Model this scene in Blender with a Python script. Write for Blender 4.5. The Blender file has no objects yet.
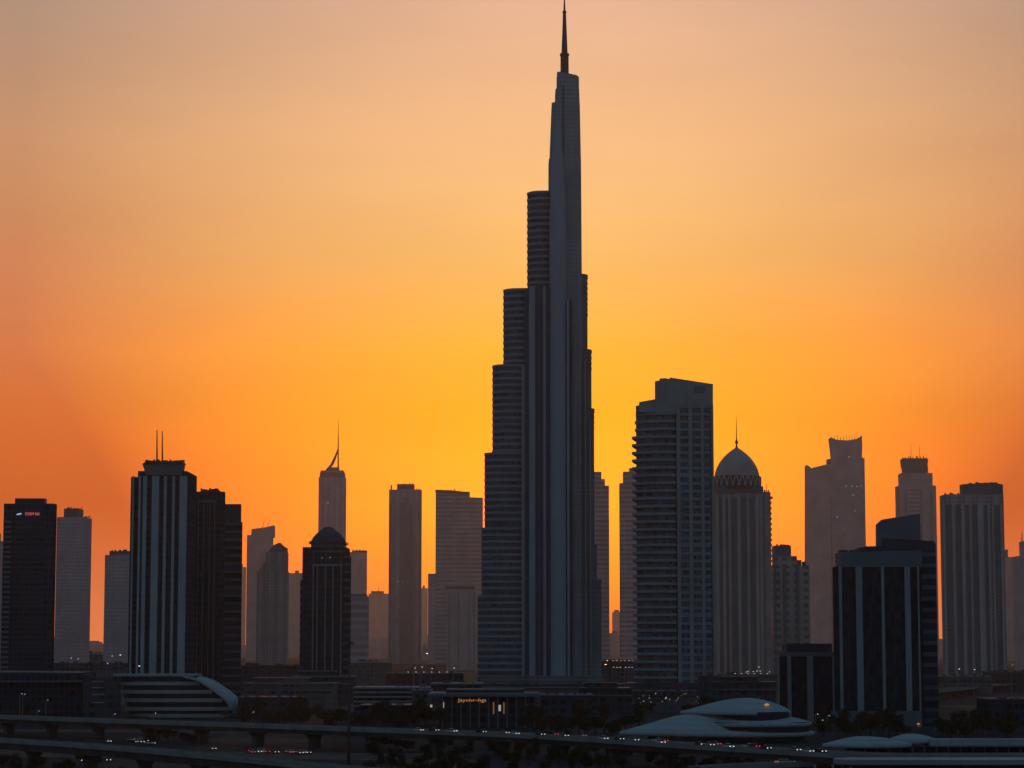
import bpy, bmesh, math, random
from mathutils import Vector, Matrix
R = math.radians
random.seed(7)
scn = bpy.context.scene
col = scn.collection

# ------------------------------------------------------------------ camera, sky, sun, exposure
FOC, CX, CY, PITCH, CAMZ = 2400.0, 512.0, 384.0, math.atan(261 / 2400.0), 40.0
cam_d = bpy.data.cameras.new('camera')
cam_d.sensor_width = 36.0
cam_d.lens = FOC / 1024.0 * 36.0
cam_d.clip_start = 1.0
cam_d.clip_end = 60000.0
cam = bpy.data.objects.new('camera', cam_d)
cam.location = (0, 0, CAMZ)
cam.rotation_euler = (R(90) + PITCH, 0, 0)
col.objects.link(cam)
scn.camera = cam

SUN_EL, SUN_AZ = R(3.2), R(1.6)          # the sun hides behind the tall tower
sl = bpy.data.lights.new('sun', 'SUN')
sl.energy = 0.15
sl.angle = R(0.6)
sl.color = (1.0, 0.62, 0.30)
sun = bpy.data.objects.new('sun', sl)
sd = Vector((math.sin(SUN_AZ) * math.cos(SUN_EL), math.cos(SUN_AZ) * math.cos(SUN_EL), math.sin(SUN_EL)))
sun.rotation_euler = (-sd).to_track_quat('-Z', 'Y').to_euler()
sun.location = (0, 3000, 1200)
col.objects.link(sun)

def lin(r, g, b):
    f = lambda c: ((c / 255.0) / 12.92 if c / 255.0 <= 0.04045 else ((c / 255.0 + 0.055) / 1.055) ** 2.4)
    return (f(r), f(g), f(b))

# (elevation in degrees, linear colour of the evening sky) towards the sun and 13 degrees to its side
SKY_SUN = [(0.0, (3.7299, 0.0, 0.0)), (1.0, (3.4727, 0.3881, 0.0)), (3.3, (3.7635, 0.7472, 0.0)), (5.5, (1.7568, 0.6204, 0.0)), (7.0, (1.6527, 0.593, 0.0321)), (9.0, (1.1453, 0.592, 0.1431)), (11.0, (1.1207, 0.6166, 0.2425)), (15.2, (0.9015, 0.5108, 0.325)), (20.0, (0.32, 0.27, 0.27)), (32.0, (0.12, 0.15, 0.2)), (90.0, (0.06, 0.1, 0.16))]
SKY_SIDE = [(0.0, (1.1443, 0.2701, 0.0946)), (1.0, (1.0443, 0.2401, 0.0646)), (3.3, (0.8332, 0.1224, 0.0)), (5.5, (0.8472, 0.1754, 0.0257)), (7.0, (0.8014, 0.2158, 0.0665)), (9.0, (0.7399, 0.2578, 0.1074)), (11.0, (0.6747, 0.3098, 0.1403)), (15.2, (0.461, 0.302, 0.213)), (20.0, (0.32, 0.27, 0.27)), (32.0, (0.12, 0.15, 0.2)), (90.0, (0.06, 0.1, 0.16))]
BACK = (0.046, 0.116, 0.172)       # dim blue sky opposite the sunset
NISH = 0.012

world = bpy.data.worlds.new('World')
scn.world = world
world.use_nodes = True
nt = world.node_tree
nt.nodes.clear()
N = nt.nodes.new
L = nt.links.new
def math_node(op, a, b=None, clamp=False):
    n = N('ShaderNodeMath'); n.operation = op; n.use_clamp = clamp
    for i, v in enumerate((a, b)):
        if v is None: continue
        if isinstance(v, (int, float)): n.inputs[i].default_value = v
        else: L(v, n.inputs[i])
    return n.outputs[0]
def mix_col(f, a, b, blend='MIX'):
    n = N('ShaderNodeMix'); n.data_type = 'RGBA'; n.blend_type = blend
    for sock, v in ((n.inputs[0], f), (n.inputs[6], a), (n.inputs[7], b)):
        if isinstance(v, (int, float)): sock.default_value = v
        elif isinstance(v, tuple): sock.default_value = v + (1,) if len(v) == 3 else v
        else: L(v, sock)
    return n.outputs[2]
tc = N('ShaderNodeTexCoord')
sep = N('ShaderNodeSeparateXYZ')
L(tc.outputs['Generated'], sep.inputs[0])
el = math_node('ARCSINE', math_node('MINIMUM', math_node('MAXIMUM', sep.outputs[2], -0.999), 0.999))
el01 = math_node('POWER', math_node('MAXIMUM', math_node('DIVIDE', el, R(90)), 0.0), 0.5)
az = math_node('ARCTAN2', sep.outputs[0], sep.outputs[1])
def ramp(stops):
    n = N('ShaderNodeValToRGB')
    cr = n.color_ramp
    cr.interpolation = 'EASE' if False else 'LINEAR'
    while len(cr.elements) < len(stops): cr.elements.new(0.5)
    for e, (d, c) in zip(cr.elements, stops):
        e.position = math.sqrt(max(d, 0) / 90.0)
        e.color = tuple(c) + (1,)
    L(el01, n.inputs[0])
    return n.outputs[0]
side = math_node('DIVIDE', math_node('ABSOLUTE', math_node('SUBTRACT', az, R(1.1))), R(12.8))
low = math_node('SUBTRACT', 1.0, math_node('DIVIDE', el, R(7.0)), True)
side = math_node('MULTIPLY', side, math_node('ADD', math_node('MULTIPLY', low, 0.45), 1.0))   # the glow is narrower near the horizon
side = math_node('MINIMUM', side, 1.6)
side = math_node('POWER', side, 1.45, False)
side = math_node('MINIMUM', side, 1.0)
# faint uneven veils of dust high in the evening sky
mp = N('ShaderNodeMapping'); L(tc.outputs['Generated'], mp.inputs[0]); mp.inputs['Scale'].default_value = (5, 5, 22)
nz = N('ShaderNodeTexNoise'); L(mp.outputs[0], nz.inputs[0]); nz.inputs['Scale'].default_value = 1.6; nz.inputs['Detail'].default_value = 3
veil = math_node('ADD', math_node('MULTIPLY', nz.outputs[0], 0.16), 0.92)
front = mix_col(side, ramp(SKY_SUN), ramp(SKY_SIDE))
vv = N('ShaderNodeCombineXYZ'); [L(veil, vv.inputs[i]) for i in range(3)]
front = mix_col(1.0, front, vv.outputs[0], 'MULTIPLY')
sky = N('ShaderNodeTexSky'); sky.sky_type = 'NISHITA'; sky.sun_disc = False
sky.sun_elevation = SUN_EL; sky.sun_rotation = SUN_AZ
sky.dust_density = 5.0; sky.air_density = 1.5; sky.ozone_density = 2.0
nis = N('ShaderNodeMix'); nis.data_type = 'RGBA'; nis.blend_type = 'MULTIPLY'; nis.inputs[0].default_value = 1.0
L(sky.outputs[0], nis.inputs[6]); nis.inputs[7].default_value = (NISH, NISH, NISH, 1)
back = mix_col(1.0, nis.outputs[2], BACK, 'ADD')
# the glow of the sunset fades round the horizon into the blue half of the sky
away = math_node('DIVIDE', math_node('SUBTRACT', math_node('ABSOLUTE', az), R(12.5)), R(7.0), True)
away = math_node('SMOOTH_MIN', away, 1.0)
full = mix_col(away, front, back)
bg = N('ShaderNodeBackground'); bg.inputs['Strength'].default_value = 1.0
L(full, bg.inputs['Color'])
wo = N('ShaderNodeOutputWorld'); L(bg.outputs[0], wo.inputs['Surface'])

scn.view_settings.view_transform = 'Standard'
scn.view_settings.look = 'None'
scn.view_settings.exposure = 0.0
scn.view_settings.gamma = 1.0
scn.view_settings.use_curve_mapping = False
scn.cycles.use_denoising = True
scn.cycles.volume_bounces = 1
scn.cycles.max_bounces = 5
scn.cycles.sample_clamp_indirect = 3.0
HAZE_DENSITY, HAZE_G = 0.000039, 0.75

# ------------------------------------------------------------------ helpers
def ray(px, py, D):
    u, v = (px - CX) / FOC, (CY - py) / FOC
    dy = math.cos(PITCH) - v * math.sin(PITCH)
    dz = math.sin(PITCH) + v * math.cos(PITCH)
    t = D / dy
    return Vector((u * t, D, CAMZ + dz * t))
def ground_at(px, py, z=0.0):
    u, v = (px - CX) / FOC, (CY - py) / FOC
    dy = math.cos(PITCH) - v * math.sin(PITCH)
    dz = math.sin(PITCH) + v * math.cos(PITCH)
    t = (z - CAMZ) / dz
    return Vector((u * t, dy * t, z))

def tag(o, label=None, cat=None, group=None, kind=None):
    if label: o['label'] = label
    if cat: o['category'] = cat
    if group: o['group'] = group
    if kind: o['kind'] = kind
    return o

class MB:
    """collects geometry and links it as one mesh object"""
    def __init__(self):
        self.v, self.f, self.m, self.s = [], [], [], []
    def add(self, verts, faces, mi=0, smooth=False):
        o = len(self.v)
        self.v += [tuple(p) for p in verts]
        for f in faces:
            self.f.append([o + i for i in f]); self.m.append(mi); self.s.append(smooth)
    def box(self, x0, x1, y0, y1, z0, z1, mi=0, ztop=None):
        """ztop: (z at x0, z at x1) for a sloping top"""
        a, b = ztop if ztop else (z1, z1)
        vs = [(x0, y0, z0), (x1, y0, z0), (x1, y1, z0), (x0, y1, z0), (x0, y0, a), (x1, y0, b), (x1, y1, b), (x0, y1, a)]
        self.add(vs, [(0, 3, 2, 1), (4, 5, 6, 7), (0, 1, 5, 4), (1, 2, 6, 5), (2, 3, 7, 6), (3, 0, 4, 7)], mi)
    def prism(self, poly, z0, z1, mi=0, smooth=False, top=None):
        n = len(poly)
        top = top or poly
        zt = z1 if callable(z1) else (lambda x, y: z1)
        lo = [(x, y, z0) for x, y in poly]; hi = [(x, y, zt(x, y)) for x, y in top]
        self.add(lo, [list(range(n))[::-1]], mi); self.add(hi, [list(range(n))], mi)
        self.add(lo + hi, [(i, (i + 1) % n, n + (i + 1) % n, n + i) for i in range(n)], mi, smooth)
    def lathe(self, prof, cx=0, cy=0, seg=24, sx=1.0, sy=1.0, mi=0, smooth=True):
        o = []
        for r, z in prof:
            for k in range(seg):
                a = 2 * math.pi * k / seg
                o.append((cx + r * sx * math.cos(a), cy + r * sy * math.sin(a), z))
        fs = []
        for i in range(len(prof) - 1):
            for k in range(seg):
                k2 = (k + 1) % seg
                fs.append((i * seg + k, i * seg + k2, (i + 1) * seg + k2, (i + 1) * seg + k))
        self.add(o, fs, mi, smooth)
        self.add(o[:seg], [list(range(seg))[::-1]], mi)
        self.add(o[-seg:], [list(range(seg))], mi)
    def tube(self, a, b, ra, rb=None, seg=8, mi=0):
        rb = ra if rb is None else rb
        a, b = Vector(a), Vector(b)
        d = (b - a).normalized()
        u = d.cross(Vector((0, 0, 1)) if abs(d.z) < 0.9 else Vector((1, 0, 0))).normalized()
        w = d.cross(u)
        vs = []
        for p, r in ((a, ra), (b, rb)):
            for k in range(seg):
                t = 2 * math.pi * k / seg
                vs.append(p + (u * math.cos(t) + w * math.sin(t)) * r)
        fs = [(k, (k + 1) % seg, seg + (k + 1) % seg, seg + k) for k in range(seg)]
        fs += [list(range(seg))[::-1], list(range(seg, 2 * seg))]
        self.add(vs, fs, mi, True)
    def build(self, name, mats, parent=None):
        me = bpy.data.meshes.new(name)
        me.from_pydata(self.v, [], self.f)
        for m in (mats if isinstance(mats, (list, tuple)) else [mats]): me.materials.append(m)
        me.polygons.foreach_set('material_index', self.m)
        me.polygons.foreach_set('use_smooth', self.s)
        me.update()
        bm = bmesh.new(); bm.from_mesh(me)
        bmesh.ops.recalc_face_normals(bm, faces=bm.faces)
        bm.to_mesh(me); bm.free()
        o = bpy.data.objects.new(name, me)
        col.objects.link(o)
        if parent is not None: o.parent = parent
        return o

def stadium(x0, x1, yc, hw, n=10, left=True, right=False):
    """plan outline with rounded ends"""
    p = []
    if right:
        p += [(x1 - hw + hw * math.cos(t), yc + hw * math.sin(t)) for t in [(-0.5 + k / n) * math.pi for k in range(n + 1)]]
    else:
        p += [(x1, yc - hw), (x1, yc + hw)]
    if left:
        p += [(x0 + hw + hw * math.cos(t), yc + hw * math.sin(t)) for t in [(0.5 + k / n) * math.pi for k in range(n + 1)]]
    else:
        p += [(x0, yc + hw), (x0, yc - hw)]
    return p
def ellipse(cx, cy, rx, ry, n=40):
    return [(cx + rx * math.cos(2 * math.pi * k / n), cy + ry * math.sin(2 * math.pi * k / n)) for k in range(n)]

# ------------------------------------------------------------------ materials
def base_mat(name):
    m = bpy.data.materials.new(name); m.use_nodes = True
    return m, m.node_tree, m.node_tree.nodes['Principled BSDF']
def solid(name, c, rough=0.7, var=0.25, scale=0.15, metal=0.0, spec=0.04):
    m, t, b = base_mat(name)
    tcn = t.nodes.new('ShaderNodeTexCoord')
    n = t.nodes.new('ShaderNodeTexNoise'); n.inputs['Scale'].default_value = scale; n.inputs['Detail'].default_value = 5
    t.links.new(tcn.outputs['Object'], n.inputs[0])
    mr = t.nodes.new('ShaderNodeMapRange'); mr.inputs[1].default_value = 0.3; mr.inputs[2].default_value = 0.7
    mr.inputs[3].default_value = 1 - var; mr.inputs[4].default_value = 1 + var
    t.links.new(n.outputs[0], mr.inputs[0])
    mx = t.nodes.new('ShaderNodeMix'); mx.data_type = 'RGBA'; mx.blend_type = 'MULTIPLY'; mx.inputs[0].default_value = 1
    mx.inputs[6].default_value = tuple(c) + (1,)
    t.links.new(mr.outputs[0], mx.inputs[7])
    t.links.new(mx.outputs[2], b.inputs['Base Color'])
    b.inputs['Roughness'].default_value = rough
    b.inputs['Metallic'].default_value = metal
    b.inputs['Specular IOR Level'].default_value = spec
    return m
def emit(name, c, s):
    m, t, b = base_mat(name)
    b.inputs['Base Color'].default_value = tuple(c) + (1,)
    b.inputs['Emission Color'].default_value = tuple(c) + (1,)
    b.inputs['Emission Strength'].default_value = s
    m.cycles.emission_sampling = 'NONE'
    return m
def facade(name, panel, glass, fh=4.0, fw=4.0, band=0.4, post=0.3, big=0, bigw=0.35, rough_cut=0.5, lo=0.5, hi=1.7):
    """panel wall with a grid of glass windows: floor lines from height, posts along the face; big = wide vertical strips every n metres"""
    m, t, b = base_mat(name)
    nd, lk = t.nodes.new, t.links.new
    def mt(op, a, bb=None):
        n = nd('ShaderNodeMath'); n.operation = op
        for i, v in enumerate((a, bb)):
            if v is None: continue
            if isinstance(v, (int, float)): n.inputs[i].default_value = v
            else: lk(v, n.inputs[i])
        return n.outputs[0]
    tcn = nd('ShaderNodeTexCoord'); s = nd('ShaderNodeSeparateXYZ'); lk(tcn.outputs['Object'], s.inputs[0])
    u = mt('ADD', mt('ADD', s.outputs[0], s.outputs[1]), 1000.3)
    z = mt('ADD', s.outputs[2], 400.0)
    fz, fu = mt('DIVIDE', z, fh), mt('DIVIDE', u, fw)
    mask = mt('MULTIPLY', mt('GREATER_THAN', mt('FRACT', fz), band), mt('GREATER_THAN', mt('FRACT', fu), post))
    if big:
        mask = mt('MULTIPLY', mask, mt('GREATER_THAN', mt('FRACT', mt('DIVIDE', u, big)), bigw))
    cv = nd('ShaderNodeCombineXYZ'); lk(mt('FLOOR', fz), cv.inputs[0]); lk(mt('FLOOR', fu), cv.inputs[1])
    wn = nd('ShaderNodeTexWhiteNoise'); lk(cv.outputs[0], wn.inputs[0])
    g = nd('ShaderNodeMix'); g.data_type = 'RGBA'
    lk(wn.outputs[0], g.inputs[0]); g.inputs[6].default_value = tuple(c * lo for c in glass) + (1,); g.inputs[7].default_value = tuple(c * hi for c in glass) + (1,)
    nz = nd('ShaderNodeTexNoise'); nz.inputs['Scale'].default_value = 0.03; nz.inputs['Detail'].default_value = 6; lk(tcn.outputs['Object'], nz.inputs[0])
    mr = nd('ShaderNodeMapRange'); mr.inputs[1].default_value = 0.3; mr.inputs[2].default_value = 0.7; mr.inputs[3].default_value = 0.75; mr.inputs[4].default_value = 1.2
    lk(nz.outputs[0], mr.inputs[0])
    p = nd('ShaderNodeMix'); p.data_type = 'RGBA'; p.blend_type = 'MULTIPLY'; p.inputs[0].default_value = 1
    p.inputs[6].default_value = tuple(panel) + (1,); lk(mr.outputs[0], p.inputs[7])
    mx = nd('ShaderNodeMix'); mx.data_type = 'RGBA'; lk(mask, mx.inputs[0]); lk(p.outputs[2], mx.inputs[6]); lk(g.outputs[2], mx.inputs[7])
    lk(mx.outputs[2], b.inputs['Base Color'])
    ro = mt('SUBTRACT', 0.8, mt('MULTIPLY', mask, rough_cut)); lk(ro, b.inputs['Roughness']); b.inputs['Specular IOR Level'].default_value = 0.0
    return m

GL = (0.006, 0.034, 0.064)
M = {
    'panel': solid('panel', (0.28, 0.315, 0.335), 0.6, 0.15, 0.05),
    'panel_dim': solid('panel_dim', (0.135, 0.175, 0.21), 0.6, 0.15, 0.05),
    'panel_pale': solid('panel_pale', (0.42, 0.43, 0.44), 0.6, 0.12, 0.05),
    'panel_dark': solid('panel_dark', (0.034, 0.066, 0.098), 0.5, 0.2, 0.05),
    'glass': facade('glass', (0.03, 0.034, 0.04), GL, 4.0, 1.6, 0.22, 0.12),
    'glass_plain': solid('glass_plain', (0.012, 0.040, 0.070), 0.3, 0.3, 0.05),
    'bay_glass': facade('bay_glass', (0.09, 0.135, 0.18), (0.055, 0.092, 0.13), 3.9, 2.6, 0.3, 0.2),
    'recess': solid('recess', (0.035, 0.10, 0.165), 0.5, 0.12, 0.05),
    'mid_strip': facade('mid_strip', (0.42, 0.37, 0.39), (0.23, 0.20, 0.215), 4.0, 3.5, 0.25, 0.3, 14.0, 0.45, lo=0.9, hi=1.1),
    'dome_grey': solid('dome_grey', (0.36, 0.34, 0.345), 0.6, 0.15, 0.05),
    'column': solid('column', (0.31, 0.36, 0.415), 0.5, 0.10, 0.02),
    'core': facade('core', (0.29, 0.33, 0.375), (0.24, 0.28, 0.33), 4.2, 3.2, 0.5, 0.4, lo=0.95, hi=1.05),
    'pale_pier': solid('pale_pier', (0.36, 0.40, 0.43), 0.6, 0.15, 0.05),
    'tower_glass': facade('tower_glass', (0.14, 0.175, 0.205), (0.085, 0.115, 0.145), 3.9, 2.6, 0.3, 0.2),
    'dome_pale': solid('dome_pale', (0.46, 0.43, 0.44), 0.6, 0.12, 0.05),
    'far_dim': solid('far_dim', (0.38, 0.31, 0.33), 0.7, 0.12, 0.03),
    'band': solid('band', (0.22, 0.275, 0.33), 0.6, 0.15, 0.05),
    'steel': solid('steel', (0.30, 0.31, 0.33), 0.45, 0.1, 0.3, 0.6),
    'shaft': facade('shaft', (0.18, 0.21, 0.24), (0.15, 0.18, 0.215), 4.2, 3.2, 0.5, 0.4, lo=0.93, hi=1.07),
    'mast': solid('mast', (0.10, 0.09, 0.09), 0.5, 0.1, 0.3),
    'shell': facade('shell', (0.29, 0.32, 0.345), (0.36, 0.395, 0.42), 2.2, 3.6, 0.07, 0.05, lo=0.93, hi=1.07, rough_cut=0.2),
    'concrete': solid('concrete', (0.24, 0.24, 0.24), 0.85, 0.2, 0.12),
    'concrete_dark': solid('concrete_dark', (0.10, 0.10, 0.10), 0.9, 0.25, 0.12),
    'asphalt': solid('asphalt', (0.05, 0.052, 0.055), 0.8, 0.25, 0.05),
    'paint': solid('paint', (0.7, 0.7, 0.68), 0.7, 0.15, 1.0),
    'roof': solid('roof', (0.10, 0.105, 0.115), 0.8, 0.35, 0.06),
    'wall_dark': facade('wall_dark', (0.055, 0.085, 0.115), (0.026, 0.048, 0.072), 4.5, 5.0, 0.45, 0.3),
    'wall_mid': facade('wall_mid', (0.115, 0.145, 0.175), (0.07, 0.092, 0.115), 4.0, 4.0, 0.5, 0.35),
    'trunk': solid('trunk', (0.06, 0.045, 0.035), 0.9, 0.3, 1.0),
    'leaf': solid('leaf', (0.035, 0.045, 0.03), 0.8, 0.5, 0.6),
    'leaf_dry': solid('leaf_dry', (0.045, 0.05, 0.035), 0.8, 0.5, 0.6),
    'far_a': facade('far_a', (0.60, 0.455, 0.475), (0.48, 0.365, 0.385), 4.0, 3.0, 0.45, 0.35, rough_cut=0.2, lo=0.85, hi=1.15),  # far tower panels lightened and pinked: part of the haze glow is in the colour
    'far_strip': facade('far_strip', (0.60, 0.455, 0.475), (0.40, 0.31, 0.33), 4.0, 3.5, 0.25, 0.3, 14.0, 0.45, rough_cut=0.2, lo=0.85, hi=1.15),  # same haze glow tinted into the panels
    'far_band': facade('far_band', (0.60, 0.455, 0.475), (0.40, 0.31, 0.33), 9.0, 30.0, 0.45, 0.04, rough_cut=0.2, lo=0.85, hi=1.15),  # banded version, haze glow in the panel colour too
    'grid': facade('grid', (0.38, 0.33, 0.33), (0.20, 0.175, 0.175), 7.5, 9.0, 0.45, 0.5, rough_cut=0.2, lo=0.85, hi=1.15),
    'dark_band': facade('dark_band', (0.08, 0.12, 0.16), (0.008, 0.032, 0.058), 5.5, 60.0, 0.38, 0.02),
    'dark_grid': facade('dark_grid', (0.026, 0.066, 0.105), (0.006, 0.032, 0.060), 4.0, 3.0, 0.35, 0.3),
    'white_light': emit('white_light', (1.0, 0.93, 0.82), 2.0),
    'warm_light': emit('warm_light', (1.0, 0.6, 0.3), 3.0),
    'sign_orange': emit('sign_orange', (1.0, 0.42, 0.12), 0.4),
    'sign_red': emit('sign_red', (1.0, 0.16, 0.16), 0.55),
    'sign_white': emit('sign_white', (0.8, 0.85, 0.9), 0.45),
    'head_light': emit('head_light', (1.0, 0.92, 0.82), 1.5),
    'tail_light': emit('tail_light', (1.0, 0.05, 0.08), 1.2),
    'lit_window': emit('lit_window', (1.0, 0.85, 0.65), 0.35),
    'lamp_dim': emit('lamp_dim', (1.0, 0.6, 0.25), 0.12),
    'tyre': solid('tyre', (0.02, 0.02, 0.02), 0.9, 0.1, 1.0),
    'car_white': solid('car_white', (0.6, 0.6, 0.6), 0.35, 0.02, 1.0),
    'car_dark': solid('car_dark', (0.03, 0.032, 0.036), 0.3, 0.02, 1.0),
    'car_silver': solid('car_silver', (0.28, 0.29, 0.3), 0.35, 0.02, 1.0, 0.5),
}

# ------------------------------------------------------------------ tower builder: photo measures turned into metres at the tower's own distance
class Tower:
    def __init__(s, name, label, cat, D, px, group=None):
        D = D * 0.8 * (1 + 0.5 * min(1.0, max(0.0, (D - 3000) / 1200.0)))
        s.D = D
        s.x0 = ray(px, 600, D).x
        s.root = bpy.data.objects.new(name, None)
        s.root.location = (s.x0, D, 0)
        s.root.empty_display_size = 5
        col.objects.link(s.root)
        tag(s.root, label, cat, group)
    def x(s, px, py=500, front=0.0): return ray(px, py, s.D + front).x - s.x0
    def z(s, py, front=0.0): return ray(512, py, s.D + front).z
    def span(s, x0, x1, py, front, depth, sil):
        a, b = s.x(x0, py, front), s.x(x1, py, front)
        if sil:                                   # the far corner of the visible side wall makes the outline
            k = (s.D + front + depth) / (s.D + front)
            if x1 < CX: b = (b + s.x0) * k - s.x0
            if x0 > CX: a = (a + s.x0) * k - s.x0
        return a, b
    def box(s, part, x0, x1, yt, yb=None, front=0.0, depth=30.0, mat='panel', sil=True, yt2=None, parent=None, both=None):
        a, b = s.span(x0, x1, yt, front, depth, sil)
        z1 = s.z(yt, front); z0 = -0.4 if yb is None else s.z(yb, front)
        mb = MB()
        mb.box(a, b, front, front + depth, z0, z1, 0, None if yt2 is None else (z1, s.z(yt2, front)))
        return mb.build(part, M[mat], parent or s.root)
    def piers(s, part, spans, yt, yb=None, proud=0.9, mat='panel', front=0.0):
        return [s.box(part, x0, x1, yt, yb, front - proud, proud + 0.5, mat, False) for x0, x1 in spans]
    def poly(s, part, pts, front, depth, mat='panel', parent=None):
        """an outline in elevation given real thickness"""
        P = [(s.x(x, y, front), s.z(y, front)) for x, y in pts]
        n = len(P); mb = MB()
        vs = [(x, front, z) for x, z in P] + [(x, front + depth, z) for x, z in P]
        mb.add(vs, [list(range(n)), list(range(n, 2 * n))[::-1]] + [(i, (i + 1) % n, n + (i + 1) % n, n + i) for i in range(n)])
        return mb.build(part, M[mat], parent or s.root)
    def mast(s, part, px, yt, yb, r0=0.8, r1=0.25, y=10.0, mat='mast', px_top=None):
        mb = MB()
        mb.tube((s.x(px, yb, y), y, s.z(yb, y) - 0.5), (s.x(px if px_top is None else px_top, yt, y), y, s.z(yt, y)), r0, r1)
        return mb.build(part, M[mat], s.root)
    def roof_units(s, part, x0, x1, y, hpx, n, front=4.0, mat='mast'):
        mb = MB(); rnd = random.Random(int(x0 * 7 + y))
        zz = s.z(y, front)
        for k in range(n):
            px = x0 + (x1 - x0) * (k + rnd.uniform(0.2, 0.8)) / n
            h = rnd.uniform(0.35, 1.0) * hpx * s.D / FOC
            w = rnd.uniform(0.5, 1.6)
            xx = s.x(px, y, front)
            mb.box(xx - w, xx + w, front, front + 2 * w, zz - 0.3, zz + h)
        return mb.build(part, M[mat], s.root)
    def windows(s, spots, size=0.9, front=0.0, mat='lit_window'):
        for px, py in spots:
            mb = MB(); xx, zz = s.x(px, py, front), s.z(py, front)
            mb.box(xx - size, xx + size, front - 0.12, front + 0.3, zz - size * 0.6, zz + size * 0.6)
            mb.build('lit_window', M[mat], s.root)

exec_parts = []
# ------------------------------------------------------------------ the setting
def sheet(name, pts, z, mat, kind='structure'):
    mb = MB(); mb.add([(x, y, z) for x, y in pts], [list(range(len(pts)))])
    return tag(mb.build(name, M[mat]), kind=kind)
M['ground'] = solid('ground', (0.020, 0.032, 0.042), 0.95, 0.55, 0.012)
mb = MB(); mb.box(-5900, 5900, -300, 13800, -0.9, 0.0)
tag(mb.build('ground', M['ground']), kind='structure')

hz = MB(); hz.box(-6000, 6000, -400, 14000, -2.0, 880.0)
hm = bpy.data.materials.new('haze'); hm.use_nodes = True
ht = hm.node_tree; ht.nodes.clear()
pv = ht.nodes.new('ShaderNodeVolumePrincipled')
pv.inputs['Color'].default_value = (0.80, 0.66, 0.50, 1)
pv.inputs['Density'].default_value = HAZE_DENSITY
pv.inputs['Anisotropy'].default_value = HAZE_G
ho = ht.nodes.new('ShaderNodeOutputMaterial'); ht.links.new(pv.outputs[0], ho.inputs['Volume'])
tag(hz.build('haze', hm), kind='stuff')

# ================================================================== the tallest tower
T = Tower('supertall_tower', 'tallest tower of all, stepped grey skyscraper tapering to a thin spire', 'skyscraper', 2900, 540)
def bk_wing(part, x0, x1, yt, yb, yc, hw, left=True, right=False, period=6.6, prow=0.45):
    """rounded wing tier wrapped in projecting floor bands"""
    a, b = T.x(x0, yt, yc - hw), T.x(x1, yt, yc - hw)
    z1 = T.z(yt, yc - hw); z0 = -0.4 if yb is None else T.z(yb, yc - hw) - 1.0
    mb = MB()
    mb.prism(stadium(a + prow, b - (prow if right else 0), yc, hw - prow, 10, left, right), z0, z1 - 0.6, 0, True)
    p = period * T.D / FOC
    z = z1 - 0.35 * p
    mb.prism(stadium(a, b, yc, hw, 10, left, right), z, z1, 1, True)
    z -= p
    while z > z0 + 1:
        mb.prism(stadium(a, b, yc, hw, 10, left, right), z, z + 0.40 * p, 1, True)
        z -= p
    return mb.build(part, [M['bay_glass'], M['band']], T.root)
for i, (x0, yt, yb) in enumerate([(477, 595, None), (481, 527, 595), (484, 452, 527), (492, 364, 452), (503, 288, 364), (527, 190.5, 288)]):
    bk_wing('wing_tier', x0, 549.5, yt, yb, 4.0 + 0.4 * i, 17.0 - 0.5 * i)
# vertical strips where the left wing meets the core
T.box('wing_edge', 521.5, 524.5, 366, None, -14.6, 4, 'panel', False)
T.box('shaft_recess', 524.5, 550.5, 288, None, -14.0, 10, 'recess', False)
T.box('pilaster', 529, 535, 286, None, -16.2, 4, 'column', False)
T.box('pilaster', 543.0, 545.6, 286, None, -15.6, 3, 'column', False)
T.box('pilaster', 538.6, 539.4, 286, None, -14.6, 2, 'panel_dim', False)
# the core, with the set-backs of its upper part
def slab(part, poly, yt, yb, mat, taper=1.0):
    mb = MB(); zt = T.z(yt) if not callable(yt) else yt
    cx = sum(p[0] for p in poly) / len(poly); cy = sum(p[1] for p in poly) / len(poly)
    top = [(cx + (x - cx) * taper, cy + (y - cy) * taper) for x, y in poly]
    mb.prism(poly, -0.4 if yb is None else T.z(yb) - 0.6, zt, 0, True, top)
    return mb.build(part, M[mat], T.root)
X = lambda px, py=300: T.x(px, py)
def rounded(x0, x1, y0, y1, r, n=5):
    p = []
    for (cx, cy, a) in ((x1 - r, y0 + r, -90), (x1 - r, y1 - r, 0), (x0 + r, y1 - r, 90), (x0 + r, y0 + r, 180)):
        for k in range(n + 1):
            t = R(a + 90 * k / n); p.append((cx + r * math.cos(t), cy + r * math.sin(t)))
    return p
for x0b, x1b, x0t, x1t, yt, yb, d in [(547.2, 582.4, 548.2, 581.9, 275, None, 0), (548.4, 581.7, 548.8, 580.9, 160, 275, .5), (549.6, 580.8, 551.7, 579.7, 104, 160, 1), (555.2, 579.6, 555.4, 579.1, 90, 104, 1.5)]:
    yq = 640 if yb is None else yb
    mb = MB()
    mb.prism(rounded(T.x(x0b, yq), T.x(x1b, yq), -10 + d, 30 - d, 5), -0.4 if yb is None else T.z(yb) - 0.6, T.z(yt), 0, True, rounded(T.x(x0t, yt), T.x(x1t, yt), -10 + d, 30 - d, 5))
    mb.build('core_tier', M['core'], T.root)
# roof piece sloping down to the right
mb = MB(); pl = rounded(T.x(557, 90), T.x(578.9, 90), -8, 28, 3)
zl, zr = T.z(73.5), T.z(78.5); xa, xb = T.x(570, 76), T.x(579, 76)
mb.prism(pl, T.z(90) - 0.6, lambda x, y: zl if x < xa else zl + (zr - zl) * (x - xa) / (xb - xa), 0, True)
mb.build('core_tier', M['core'], T.root)
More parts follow.
